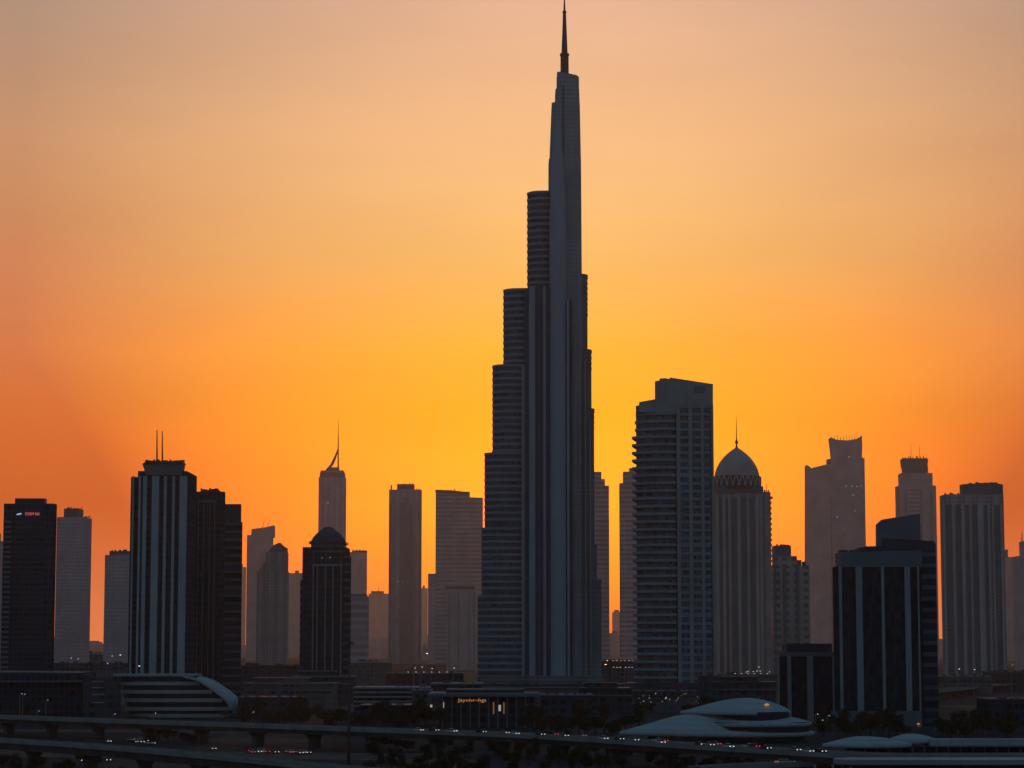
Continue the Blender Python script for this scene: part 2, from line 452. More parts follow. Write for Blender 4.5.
# the rounded column facing the camera
cxs = T.x(558, 400); rxc = T.x(566.5, 400) - cxs
mb = MB(); low = ellipse(cxs, -10, rxc, 13, 28); high = ellipse(cxs, 4, rxc * .72, 13, 28)
mb.prism(low, -0.4, T.z(222), 0, True); mb.prism(low, T.z(222), T.z(120), 0, True, high)
mb.build('front_column', M['column'], T.root)
T.box('pilaster', 566.7, 568.9, 300, None, -18, 12, 'pale_pier', False)
T.box('shaft_recess', 568.8, 572, 300, None, -12.5, 6, 'recess', False)
T.box('pilaster', 562.2, 564.3, 86, 205, -9.2, 4, 'panel_dim', False)
# right wing, stepping outwards as it goes down
prev = None
for i, (x1, yt, yb) in enumerate([(601.5, 580, None), (597, 545, 580), (594.3, 409, 545), (591.6, 350, 409), (587.6, 275, 350)]):
    a, b = X(571.5), T.x(x1, yt)
    mb = MB()
    hw = 15.0 - 0.5 * i
    z1, z0 = T.z(yt), (-0.4 if yb is None else T.z(yb) - 1)
    mb.prism(stadium(a, b, 6, hw, 8, False, True), z0, z1, 0, True)
    zz = z1 - 3.2
    mb.prism(stadium(a, b + 0.5, 6, hw + 0.5, 8, False, True), zz, z1 + 0.6, 1, True)
    for k in range(7 if i in (0, 4) else 3):
        zz -= 5.2
        mb.prism(stadium(a, b + 0.4, 6, hw + 0.4, 8, False, True), zz, zz + 2.0, 1, True)
    mb.build('wing_tier', [M['shaft'], M['panel_dim']], T.root)
for x0, x1, yt in [(574.5, 575.8, 330), (579, 580.5, 330), (584.5, 585.8, 360), (589.5, 590.6, 420)]:
    T.box('pilaster', x0, x1, yt, None, -10.9, 3, 'panel', False)
# spire
mb = MB()
zz = [T.z(y) for y in (76, 53, 52.5, 10, 9, -9)]
mb.lathe([(4.15, zz[0]), (4.0, zz[1]), (3.1, zz[2]), (1.5, zz[3]), (1.1, zz[4]), (0.3, zz[5])], X(564.7, 40), 8, 16)
sp = mb.build('spire', M['mast'], T.root)
mb = MB(); mb.lathe([(4.6, zz[1] - 1), (4.6, zz[1] + 1.2)], X(564.7, 40), 8, 16); mb.build('collar', M['mast'], sp)
mb = MB(); mb.lathe([(1.9, zz[3] - 1), (1.9, zz[3] + 1)], X(564.7, 40), 8, 16); mb.build('collar', M['mast'], sp)
# podium decks
for x0, x1, yt, yb, fr, mt_ in [(478, 604, 676, 688, -40, 'panel_dim'), (470, 628, 684, 697, -75, 'panel_dark')]:
    T.box('podium', x0, x1, yt, None, fr, 70, mt_, False)

for x0, x1, y, fr in [(480, 602, 679.5, -40), (478, 604, 683, -40), (472, 626, 687, -75), (470, 628, 690.2, -75), (474, 600, 693.5, -75)]:
    T.box('ledge', x0, x1, y, y + 0.9, fr - 0.8, 1.2, 'panel', False)
rr = random.Random(4)
for k in range(16):
    px = rr.uniform(474, 622); T.box('roof_unit', px, px + rr.uniform(1, 4), 684 - rr.uniform(.6, 2), 684.3, -70 + rr.uniform(0, 8), 5, rr.choice(['panel_dim', 'panel_dark']), False)
# ================================================================== the balconied tower right of it
T = Tower('balcony_tower', 'tall grey residential tower wrapped in curved balcony bands, right of the tallest tower', 'tower', 2400, 674)
TX = lambda px: T.x(px, 550)
def bulge(x0, x1, y_front, sag, depth, n=12):
    p = []
    for k in range(n + 1):
        t = k / n
        p.append((x0 + (x1 - x0) * t, y_front + sag * (2 * (1 - t) - 0.6) ** 2 * (1 if t < 0.7 else 0) if t < 0.7 else y_front))
    return p + [(x1, y_front + depth), (x0 + 4, y_front + depth)]
mb = MB(); mb.prism(bulge(TX(637.5), TX(676), 2.0, 6.0, 36), -0.4, T.z(404), 0, True)
mb.build('curved_body', M['tower_glass'], T.root)
T.box('crown_shoulder', 639.5, 656, 402, 412, 3.0, 9, 'panel', False, yt2=399)
z = T.z(412)
k = 0
while z > 4:
    mb = MB()
    x0 = TX(633.2 if k else 634.0) + (0 if z < T.z(430) else 2.5)
    mb.prism(bulge(x0, TX(676.4), -0.2, 7.0, 38), z - 2.2, z)
    mb.build('balcony_slab', M['band'], T.root)
    z -= 6.2; k += 1
T.box('body', 676, 713, 405, None, 0.9, 36, 'tower_glass', False)
T.poly('crown', [(655.5, 412), (655.5, 381), (674, 378), (713, 384), (713, 405), (676, 405), (676, 412)], 0.6, 9, 'panel')
mb = MB(); mb.box(T.x(694, 389), T.x(705, 389), 0.4, 1.0, T.z(393), T.z(386)); mb.build('crown_louvre', M['panel_dim'], T.root)
for x0, x1 in ((676.2, 680), (688.2, 692), (700.6, 703.6), (711, 713.3)):
    T.box('pier', x0, x1, 404, None, -0.4, 3, 'panel', False)
z = T.z(405); k = 0
while z > 6:
    mb = MB(); mb.box(TX(680), TX(711), 0.3, 2.5, z - 2.4, z + (1.2 if k % 9 == 0 else 0)); mb.build('floor_slab', M['band'], T.root)
    z -= 6.2; k += 1
T.roof_units('roof_plant', 660, 672, 379.5, 2.5, 4)
T.box('podium', 628, 722, 683, None, -12, 50, 'panel_dark', False)

# ================================================================== the twin antenna tower on the left and its neighbours
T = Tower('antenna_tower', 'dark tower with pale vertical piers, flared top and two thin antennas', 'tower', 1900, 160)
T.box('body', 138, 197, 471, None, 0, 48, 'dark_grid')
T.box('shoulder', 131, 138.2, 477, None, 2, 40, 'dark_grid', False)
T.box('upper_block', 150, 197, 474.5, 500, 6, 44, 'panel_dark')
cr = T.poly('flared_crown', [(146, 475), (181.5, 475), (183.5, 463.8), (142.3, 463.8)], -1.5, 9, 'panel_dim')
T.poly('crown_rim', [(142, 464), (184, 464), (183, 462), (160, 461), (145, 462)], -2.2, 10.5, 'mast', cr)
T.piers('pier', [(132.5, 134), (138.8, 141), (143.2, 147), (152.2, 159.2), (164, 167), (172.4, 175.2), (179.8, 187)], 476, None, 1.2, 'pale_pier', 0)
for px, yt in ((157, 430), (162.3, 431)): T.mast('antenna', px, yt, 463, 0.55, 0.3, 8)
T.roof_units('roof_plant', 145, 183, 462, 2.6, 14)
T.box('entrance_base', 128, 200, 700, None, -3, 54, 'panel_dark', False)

T = Tower('striped_tower', 'black striped office tower standing directly right of the antenna tower', 'tower', 1990, 212)
T.box('body', 196, 225.5, 491.5, None, 0, 8, 'dark_grid')
T.piers('pier', [(198, 199), (203.5, 204.5), (209.3, 210.3), (214.3, 215.5)], 502, None, 0.8, 'panel_dim')
T.box('pier_cap', 197.5, 216, 500, 502.5, -1.0, 2, 'panel_dim', False)
T.roof_units('roof_plant', 200, 219, 491.5, 3.5, 9)

T = Tower('banded_dark_tower', 'narrow black tower with horizontal floor bands and a plain ledge near its top', 'tower', 2080, 232)
T.box('body', 221, 242.6, 522, None, 0, 6, 'dark_band')
T.box('crown', 222, 241.5, 504, 522.5, .8, 4.5, 'panel_dark')
T.box('crown_door', 224, 229.5, 515, 522, -0.4, 3, 'panel_dark', False)

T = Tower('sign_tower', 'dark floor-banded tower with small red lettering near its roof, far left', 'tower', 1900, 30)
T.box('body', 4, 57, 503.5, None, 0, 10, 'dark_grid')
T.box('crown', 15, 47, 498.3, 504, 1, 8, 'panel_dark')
sgn = T.z(512)
for k in range(30):
    z = T.z(522 + k * 5.0)
    mb = MB(); mb.box(T.x(4.2), T.x(12), -1.2, 1.0, z - 0.7, z + 0.7); mb.build('balcony', M['panel_dim'], T.root)
    mb = MB(); mb.box(T.x(14), T.x(46), -0.5, 0.6, z - 0.8, z + 0.8); mb.build('floor_band', M['panel_dark'], T.root)
# sign: white emblem and red letters
def letters(T, name, text, px, py, hpx, mat, front=-0.8, width=None):
    cu = bpy.data.curves.new(name, 'FONT'); cu.body = text; cu.size = hpx * T.D / FOC * 1.35; cu.extrude = 0.15
    o = bpy.data.objects.new(name, cu); col.objects.link(o)
    dg = bpy.context.evaluated_depsgraph_get(); dg.update()
    me = bpy.data.meshes.new_from_object(o.evaluated_get(dg)); col.objects.unlink(o); bpy.data.objects.remove(o)
    me.materials.clear(); me.materials.append(M[mat]); me.name = name
    xs = [v.co.x for v in me.vertices]
    s = (width * T.D / FOC / (max(xs) - min(xs))) if width else 1.0
    for v in me.vertices: v.co.x *= s
    ob = bpy.data.objects.new(name, me); col.objects.link(ob); ob.parent = T.root
    ob.location = (T.x(px, py, front), front, T.z(py, front)); ob.rotation_euler = (R(90), 0, 0)
    return ob
letters(T, 'sign_lettering', 'FORM NK', 25, 515.4, 3.2, 'sign_red', width=14.5)
T.poly('sign_emblem', [(16, 514.8), (18, 513.4), (20.5, 513), (22, 513.8), (20, 514.6), (17.5, 515)], -0.8, 0.5, 'sign_white')

T = Tower('slim_block_tower', 'plain grey tower with a small roof block, right behind the far left sign tower', 'tower', 3200, 74)
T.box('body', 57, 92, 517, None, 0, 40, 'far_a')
T.box('roof_block', 64, 83.5, 508.5, 517.5, 4, 26, 'panel_dim')
T.roof_units('roof_plant', 66, 82, 508.5, 1.4, 5); T.roof_units('roof_plant', 84, 90, 517, 1.6, 3)
T = Tower('edge_tower', 'sliver of a dim tower cut by the left edge of the picture', 'tower', 3300, -8)
T.box('body', -22, 3.5, 540, None, 0, 40, 'far_a')
T.box('roof_block', -18, 1, 533, 540.5, 4, 22, 'panel_dim')
T = Tower('plain_block_tower', 'short plain grey block tower tucked behind the antenna tower', 'tower', 3100, 120)
T.box('body', 105, 140, 555, None, 0, 40, 'far_a')
T.box('roof_block', 109.5, 140, 551, 555.5, 2, 30, 'panel_dim')
T.roof_units('roof_plant', 110, 129, 551, 1.5, 5)

# ================================================================== left middle towers
T = Tower('masted_slant_tower', 'hazy tower with a slanting roof and thin leaning roof rods', 'tower', 5000, 260)
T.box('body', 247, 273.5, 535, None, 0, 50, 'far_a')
T.poly('slant_roof', [(251, 537), (251.5, 529), (267, 527), (273.5, 525.2), (273.5, 537)], 1, 44, 'far_a')
T.mast('antenna', 262, 520, 529, 0.9, 0.5, 10, 'mast', 264.5); T.mast('antenna', 267, 519, 528, 0.9, 0.5, 10, 'mast', 270)
T = Tower('stepped_peak_tower', 'grey stepped tower with a small rounded peak and piers, before the slant-roofed tower', 'tower', 3450, 273)
T.box('body', 257, 289, 571, None, 0, 44, 'mid_strip')
T.box('setback', 266, 288.6, 552, 572, 3, 36, 'mid_strip')
T.poly('corner_step', [(257, 571.5), (266.2, 560.5), (266.2, 571.5)], 1, 30, 'mid_strip')
T.poly('peak', [(267.5, 552.5), (272, 546.5), (274.5, 544.5), (279.5, 542.5), (283, 546), (286, 547.5), (286, 552.5)], 6, 28, 'panel_dim')
T.piers('pier', [(262, 263), (270.5, 271.6), (278, 279), (284, 285)], 562, None, 1.5, 'dome_grey')
T = Tower('hazy_stub_tower', 'faint tower between the stepped peak tower and the domed dark tower', 'tower', 6400, 296)
T.box('body', 288, 303, 573, None, 0, 40, 'far_a')
T.box('roof_block', 295, 299, 570.5, 573.5, 4, 14, 'panel_dim')
T = Tower('sliver_tower', 'palest sliver of a distant tower right beside the banded black tower', 'tower', 9000, 244)
T.box('body', 238, 246.3, 567, None, 0, 40, 'far_a')
T.box('roof_block', 239, 243, 564, 567.5, 6, 20, 'panel_dim')

T = Tower('crescent_mast_tower', 'slender hazy tower with a curved crescent crown and tall needle mast', 'skyscraper', 4800, 332)
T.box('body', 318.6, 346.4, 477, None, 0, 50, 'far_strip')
T.box('upper_body', 319.8, 345.6, 472.5, 477.5, 1, 46, 'panel_dim')
T.box('crown_deck', 320.5, 344.6, 470.3, 472.8, 2, 42, 'panel')
T.poly('crescent', [(325, 470.5), (327, 468), (330.3, 464.5), (332.8, 459.5), (335.6, 453.5), (337.3, 449), (337.3, 453.5), (335.6, 459), (333.5, 464), (330.5, 468), (329, 470.5)], 8, 8, 'mast')
T.box('crown_cabin', 329, 339, 467.2, 470.5, 6, 16, 'panel_dim', False)
T.mast('needle', 338.2, 436, 470, 2.0, 1.2, 14); T.mast('needle_tip', 338.2, 418, 437, 1.0, 0.4, 14)
T.windows([(328, 503), (335, 540)], 1.5, -0.2)

T = Tower('cupola_tower', 'dark tower with pale piers under a low dark dome, left of centre', 'tower', 2100, 326)
T.box('body', 302.5, 350, 547, None, 0, 36, 'dark_grid')
T.box('side_step', 300.3, 310, 580, None, 3, 26, 'dark_band', False)
T.box('banded_flank', 343.5, 350.3, 556, None, -0.5, 10, 'dark_band', False)
T.box('drum', 311, 343.5, 543.5, 547.5, 2, 28, 'panel_dim', False)
T.box('cornice', 309, 345.5, 541.2, 543.7, 0.5, 31, 'panel_dark', False)
mb = MB(); zz0, zz1 = T.z(541.4), T.z(526)
mb.lathe([(12.4, zz0), (11.9, zz0 + 1.6), (10.4, zz0 + 4.0), (8.2, zz0 + 6.4), (5.4, zz0 + 8.6), (3.6, zz0 + 9.8), (3.0, zz1)], T.x(326.5, 540), 16, 32)
mb.build('dome', M['panel_dark'], T.root)
T.box('arch_lintel', 312.5, 342.3, 550.5, 552.3, -0.9, 1.4, 'panel_dim', False)
T.box('arch_lintel', 312.5, 342.3, 564.3, 566, -1.0, 1.4, 'panel', False)
for a in (313.2, 317.5, 325.6, 333, 341.2): T.box('pier', a - 0.55, a + 0.55, 565.8, None, -0.9, 1.3, 'panel', False)
for a in (314, 326, 341): T.box('pier', a - 0.5, a + 0.5, 552.2, 564.4, -0.8, 1.2, 'panel_dim', False)
T.windows([(322, 558), (330, 557.5)], 0.35, -0.3)

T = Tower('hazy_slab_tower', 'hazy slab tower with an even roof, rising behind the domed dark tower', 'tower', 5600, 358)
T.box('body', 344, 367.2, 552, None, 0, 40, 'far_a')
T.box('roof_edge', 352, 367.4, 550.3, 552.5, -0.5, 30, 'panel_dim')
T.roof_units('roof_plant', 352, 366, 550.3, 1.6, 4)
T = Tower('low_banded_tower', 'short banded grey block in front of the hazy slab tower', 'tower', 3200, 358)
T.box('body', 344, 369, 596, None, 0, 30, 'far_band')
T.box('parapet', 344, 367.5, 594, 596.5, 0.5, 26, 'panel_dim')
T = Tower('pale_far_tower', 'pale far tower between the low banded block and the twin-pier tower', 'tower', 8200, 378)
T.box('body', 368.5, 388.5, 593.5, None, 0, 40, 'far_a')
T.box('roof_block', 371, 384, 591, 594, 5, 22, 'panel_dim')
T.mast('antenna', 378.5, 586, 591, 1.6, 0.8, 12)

T = Tower('pier_slab_tower', 'tall rectangular hazy tower with twin centre piers and notched roof corners', 'tower', 4300, 405)
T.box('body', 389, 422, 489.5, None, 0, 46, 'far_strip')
T.box('roof_block', 397, 414.8, 484, 490, 3, 30, 'panel_dim')
T.box('corner_fin', 390.5, 392, 485, 490, 2, 3, 'mast', False)
T.piers('pier', [(389.6, 391.5), (401, 403.2), (410, 412.2), (419.5, 421.5)], 503, None, 1.8, 'panel')
T.piers('centre_recess', [(403.4, 409.8)], 497, None, 0.6, 'far_dim')
T.windows([(394, 582), (398, 581.5), (402.5, 582), (407, 582)], 0.8, -2.0)
T.roof_units('roof_plant', 398, 414, 484, 1.3, 5); T.roof_units('roof_plant', 415.5, 421, 489.5, 2.2, 3)

T = Tower('faint_sliver_tower', 'faintest thin tower seen in the gap right of the notched pier tower', 'tower', 9000, 425)
T.box('body', 421.5, 427.8, 588, None, 0, 30, 'far_a')
T.box('roof_block', 422.5, 425, 585.5, 588.5, 4, 16, 'panel_dim')
T = Tower('onion_dome_mosque', 'tiny hazy dome standing in the gap beside the wide banded tower', 'mosque', 5200, 425)
T.box('hall', 419.5, 430.5, 651, None, 0, 20, 'far_a', False)
mb = MB(); r = 6.5; zb = T.z(651.5); mb.lathe([(r, zb), (r * 1.08, zb + 6), (r * 0.95, zb + 11), (r * 0.6, zb + 16), (r * 0.2, zb + 20), (0.3, zb + 24)], T.x(425), 9, 20)
mb.build('dome', M['panel'], T.root)

T = Tower('wide_banded_tower', 'wide hazy tower of many floor bands, just left of the tallest tower', 'tower', 4200, 459)
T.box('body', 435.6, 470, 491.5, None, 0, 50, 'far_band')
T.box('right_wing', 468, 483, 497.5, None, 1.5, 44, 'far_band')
T.poly('roof_plane', [(435.2, 492), (435.2, 489.6), (452, 490.2), (468.8, 492), (468.8, 494)], -1.5, 50, 'panel_dim')
T.box('roof_plant', 468.5, 475, 497.2, 500.5, 1.0, 10, 'panel_pale', False)
T.roof_units('roof_plant', 440, 466, 490.2, 1.4, 6)
T.box('low_wing', 428, 437, 573.5, None, 0.8, 40, 'far_a')
T = Tower('front_pier_block', 'lower grey block with vertical piers before the wide banded tower', 'building', 3700, 461)
T.box('body', 446.5, 476.5, 588.5, None, 0, 34, 'far_a')
T.box('parapet', 445, 474.5, 586, 589, -0.8, 30, 'panel_dim')
T.piers('pier', [(448.8, 449.8), (458, 459.2), (468.5, 469.5), (473.5, 475)], 592, None, 1.2, 'panel')

# ================================================================== slim stepped pair beside the balconied tower
T = Tower('stepped_sliver_tower', 'slim banded tower stepping down to the right, peeking out right of the tallest tower', 'tower', 4000, 600)
T.box('body', 590, 609, 485.5, None, 0, 40, 'far_band')
T.box('upper_step', 590, 605, 479, 486, 1, 32, 'far_band'); T.box('upper_step', 590, 601.5, 471.8, 479.5, 2, 24, 'far_band')
T = Tower('stepped_mirror_tower', 'slim tower stepping down to the left, half hidden by the balconied tower', 'tower', 4000, 630)
T.box('body', 620, 645, 483, None, 0, 40, 'far_band', False)
T.box('upper_step', 623.5, 645, 471.5, 484, 1, 32, 'far_band', False); T.box('upper_step', 629.5, 645, 468, 472, 2, 24, 'far_band', False)
T = Tower('gap_tower', 'small pale distant tower at the foot of the bright gap right of the tallest tower', 'tower', 8600, 616)
T.box('body', 612, 620.5, 612, None, 0, 30, 'far_a'); T.box('roof_block', 614, 619, 609.8, 612.5, 3, 20, 'panel_dim')
T = Tower('gap_low_block', 'low hazy block across the bottom of the bright gap', 'building', 6200, 616)
T.box('body', 607, 622, 633, None, 0, 30, 'far_a', False); T.box('roof_block', 612, 617, 631, 633.5, 3, 12, 'panel_dim', False)

# ================================================================== pointed dome tower
T = Tower('pointed_dome_tower', 'tower with a big pointed dome, lattice ring and thin finial', 'skyscraper', 3300, 741)
T.box('body', 713.5, 763, 492, None, 0, 46, 'mid_strip', False)
T.box('right_block', 762, 770.6, 492, None, 5, 36, 'mid_strip', False)
T.box('collar_drum', 714.5, 763.3, 486.3, 493, -1.0, 46, 'panel_dim', False)
DX, DY = T.x(738.5, 470), 22.0
s_ = T.D / FOC
mb = MB(); zb = T.z(475.5)
prof = [(22.9, 475.8), (21.8, 470.5), (20.0, 465.8), (17.2, 460.8), (13.6, 456.2), (9.2, 451.9), (4.8, 448.6), (0.8, 446.0)]
mb.lathe([(r * s_, T.z(y)) for r, y in prof], DX, DY, 40)
mb.build('dome', M['dome_grey'], T.root)
mb = MB(); mb.lathe([(23.6 * s_, T.z(487)), (23.6 * s_, T.z(475.4))], DX, DY, 40, smooth=False)
ring = mb.build('lattice_ring', M['panel_dark'], T.root)
for k in range(24):                                     # arched ribs of the lattice
    mb = MB(); a0 = 2 * math.pi * k / 24
    pts = []
    for j in range(9):
        t = j / 8; a = a0 + t * 2 * math.pi / 24 * 1.0
        zz = T.z(486.6) + (T.z(476) - T.z(486.6)) * math.sin(math.pi * t)
        pts.append((DX + 24.1 * s_ * math.cos(a), DY + 24.1 * s_ * math.sin(a), zz))
    for p, q in zip(pts, pts[1:]): mb.tube(p, q, 0.7, 0.7, 6)
    mb.build('arch_rib', M['panel_pale'], ring)
mb = MB(); fz = [T.z(y) for y in (447.5, 443, 441.5, 440, 438, 413)]
mb.lathe([(2.0, fz[0]), (0.9, fz[1]), (2.0, fz[2]), (1.9, fz[3]), (0.7, fz[4]), (0.15, fz[5])], DX, DY, 12); mb.build('finial', M['mast'], T.root)
T.piers('pier', [(716.5, 718), (722.5, 724.8), (728.6, 730.2), (737.5, 740), (747, 748.6), (755.6, 758), (759.8, 761.2)], 494, None, 1.6, 'dome_pale')
T.piers('recess_strip', [(719, 721.8), (725.4, 728), (731.5, 736.5), (741, 746), (749.6, 754.6)], 498, None, 0.4, 'panel_dim')
for k in range(22):
    z = T.z(497 + k * 5.3); mb = MB(); mb.box(T.x(769, 520), T.x(773.6 if k == 0 else 772.4, 520), 6, 22, z - 1.6, z + 1.0); mb.build('balcony', M['panel_dim'], T.root)
T.mast('antenna', 766.5, 484, 492, 0.5, 0.3, 12)
T.windows([(759, 667), (757, 671), (748, 671.5)], 0.9, -2)
T.roof_units('roof_plant', 763.5, 770, 492, 2.5, 3)

T = Tower('window_grid_tower', 'grey apartment tower with a dotted window grid and stepped roof, right of the pointed dome', 'tower', 2900, 791)
T.box('body', 771.5, 809.5, 566, None, 0, 22, 'grid')
T.box('upper_block', 772, 797, 556, 567, 2, 20, 'grid')
T.box('roof_block', 774.5, 791, 545.5, 557, 4, 24, 'panel_dim', False)
T.box('roof_step', 796.8, 801.5, 560, 566.4, 3, 20, 'panel_dim', False); T.box('roof_step', 803, 806, 561.5, 566.4, 5, 10, 'panel_dim', False)
T.piers('pier', [(774, 776), (783, 786), (796, 799)], 566, None, 1.0, 'panel_dim')
T.roof_units('roof_plant', 776, 790, 545.5, 1.5, 5); T.roof_units('roof_plant', 799, 809, 566, 2.5, 4)

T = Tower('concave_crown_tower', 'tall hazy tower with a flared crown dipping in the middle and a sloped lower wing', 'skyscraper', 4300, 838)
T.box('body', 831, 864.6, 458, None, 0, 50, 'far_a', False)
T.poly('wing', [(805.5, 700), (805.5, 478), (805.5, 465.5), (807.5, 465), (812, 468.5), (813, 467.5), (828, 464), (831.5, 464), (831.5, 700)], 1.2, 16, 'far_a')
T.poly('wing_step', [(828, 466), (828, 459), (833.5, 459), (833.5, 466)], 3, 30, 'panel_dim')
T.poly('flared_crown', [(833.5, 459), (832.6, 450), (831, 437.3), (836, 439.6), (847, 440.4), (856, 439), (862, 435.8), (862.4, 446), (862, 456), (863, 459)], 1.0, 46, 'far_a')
mb = MB()
for k in range(11):
    px = 832 + k * 2.9; yy = 439.5 - (0.4 * abs(k - 5)) ** 1.2 * 0.5
    mb.tube((T.x(px, yy), 3, T.z(yy) - 2), (T.x(px, yy), 3, T.z(yy - 2.6 - (k % 3))), 0.7, 0.5, 6)
mb.build('crown_rods', M['mast'], T.root)
T.windows([(849, 457), (852, 486), (846, 486), (857, 486.3), (861, 486), (853, 495), (837, 517), (855, 511)], 1.1, -0.2)

T = Tower('octagon_crown_tower', 'hazy tower with a round crown like a chess rook and a recessed banded centre', 'skyscraper', 4300, 915)
T.box('body', 895, 936, 485.5, None, 0, 50, 'far_a')
T.box('shoulder', 898, 932.5, 473, 486, 2, 44, 'far_a')
T.box('neck', 901.5, 928, 466, 473.5, 4, 38, 'panel_dim')
T.poly('crown', [(901.8, 468), (901, 459.5), (903.5, 458.2), (927, 458.2), (928.3, 459.5), (927.3, 468)], 2.5, 14, 'panel_dim')
T.roof_units('roof_plant', 902, 927, 458.4, 2.6, 10)
for px in (911, 919.5): T.mast('antenna', px, 445, 458, 0.5, 0.3, 20)
T.box('centre_recess', 906.5, 920, 487, None, -0.6, 2, 'far_band', False)
T.piers('pier', [(897, 899), (904.4, 906.3), (920.2, 922.2), (930, 932.5)], 490, None, 1.5, 'panel')

# ================================================================== dark glass blocks on the right
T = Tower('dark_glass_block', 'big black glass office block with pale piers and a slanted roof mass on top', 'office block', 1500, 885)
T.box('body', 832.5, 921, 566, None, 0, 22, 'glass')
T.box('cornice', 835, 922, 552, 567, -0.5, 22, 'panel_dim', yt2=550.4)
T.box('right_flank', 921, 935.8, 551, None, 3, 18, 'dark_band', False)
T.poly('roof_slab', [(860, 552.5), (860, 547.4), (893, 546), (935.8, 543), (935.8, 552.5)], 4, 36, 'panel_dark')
T.poly('roof_fin', [(846, 553), (866, 546.2), (880, 546), (880, 553)], 8, 20, 'panel_dim')
T.poly('roof_mass', [(878, 548), (878, 524), (883, 519.3), (920, 513.6), (921, 548)], 8, 8, 'panel_dim')
T.poly('mass_cap', [(883, 547.5), (883, 538), (934.5, 541), (935, 547.5)], 6, 20, 'panel_dark')
T.piers('pier', [(838.8, 841.6), (855.6, 862), (881, 884), (904.4, 910), (917.3, 918.8)], 566.5, None, 1.0, 'panel')
T.piers('mullion', [(848, 848.5), (873.4, 873.9), (893, 893.5)], 568, 710, 0.4, 'panel_dark')
T.box('base_storey', 831.5, 922, 711, None, -1.6, 3, 'panel_dim', False)
for px in (868, 876, 886, 894, 901): T.box('base_arch', px - 2.3, px + 2.3, 714.5, None, -1.9, 1, 'glass_plain', False)
T.windows([(918.5, 724), (919.5, 727)], 0.6, -2.1, 'sign_orange')
T.roof_units('roof_plant', 838, 858, 551.8, 2.0, 6)

T = Tower('low_glass_block', 'small black glass block with pale piers, left of the big black office block', 'office block', 1580, 806)
T.box('body', 778, 834, 655, None, 0, 10, 'glass')
T.box('parapet', 777.6, 834.5, 652, 656.5, -0.8, 12, 'panel_dim')
T.box('roof_block', 787, 832, 643.5, 652.5, 3, 24, 'panel_dark', False)
T.piers('pier', [(777.8, 779.4), (787.2, 791), (807, 813), (832.4, 834.2)], 656, None, 0.9, 'panel')

T = Tower('ribbed_slab_tower', 'grey tower with many vertical ribs and a higher right half, near the right edge', 'tower', 3000, 973)
T.box('body', 939.6, 1003.5, 494.3, None, 0, 30, 'mid_strip')
T.poly('upper_block', [(962.5, 496), (962.5, 484.2), (992, 482.4), (1003, 484.5), (1003.2, 496)], 4, 16, 'panel_dim')
T.piers('pier', [(943, 944.6), (952, 954), (961, 964), (969.5, 971), (977.5, 982.5), (987.5, 989), (992, 993), (1000, 1002.5)], 503, None, 1.6, 'dome_pale')
T.piers('recess_strip', [(946, 951), (955.5, 960), (965.5, 968.5), (972.5, 976.5), (984, 986.8), (994.5, 999)], 505, None, 0.5, 'panel_dim')
T.roof_units('roof_plant', 944, 960, 494.3, 1.6, 4); T.roof_units('roof_plant', 968, 1000, 483.4, 1.5, 6)
T = Tower('right_edge_tower', 'grey tower cut by the right edge of the picture', 'tower', 3700, 1024)
T.box('body', 1012, 1046, 556, None, 0, 44, 'far_a'); T.box('upper_block', 1019, 1046, 541, 557, 2, 34, 'far_a')
T.mast('antenna', 1022, 532, 541, 1.0, 0.4, 8)
T = Tower('right_low_tower', 'paler short tower between the ribbed tower and the right edge', 'tower', 5200, 1010)
T.box('body', 1004, 1020, 557, None, 0, 40, 'far_a'); T.box('roof_block', 1005, 1008, 549.5, 557.5, 4, 16, 'panel_dim', False)

# ------------------------------------------------------------------ far city along the horizon, one hazy mass
mb = MB(); rnd = random.Random(3)
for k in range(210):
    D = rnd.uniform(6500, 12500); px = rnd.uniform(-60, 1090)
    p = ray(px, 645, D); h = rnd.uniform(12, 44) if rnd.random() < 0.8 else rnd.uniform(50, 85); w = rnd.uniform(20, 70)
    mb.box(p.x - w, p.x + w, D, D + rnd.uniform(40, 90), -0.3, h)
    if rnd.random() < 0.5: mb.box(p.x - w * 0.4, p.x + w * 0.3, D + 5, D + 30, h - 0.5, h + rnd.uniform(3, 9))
tag(mb.build('distant_city', M['far_a']), 'hazy mass of distant low city buildings along the horizon', 'buildings', kind='stuff')


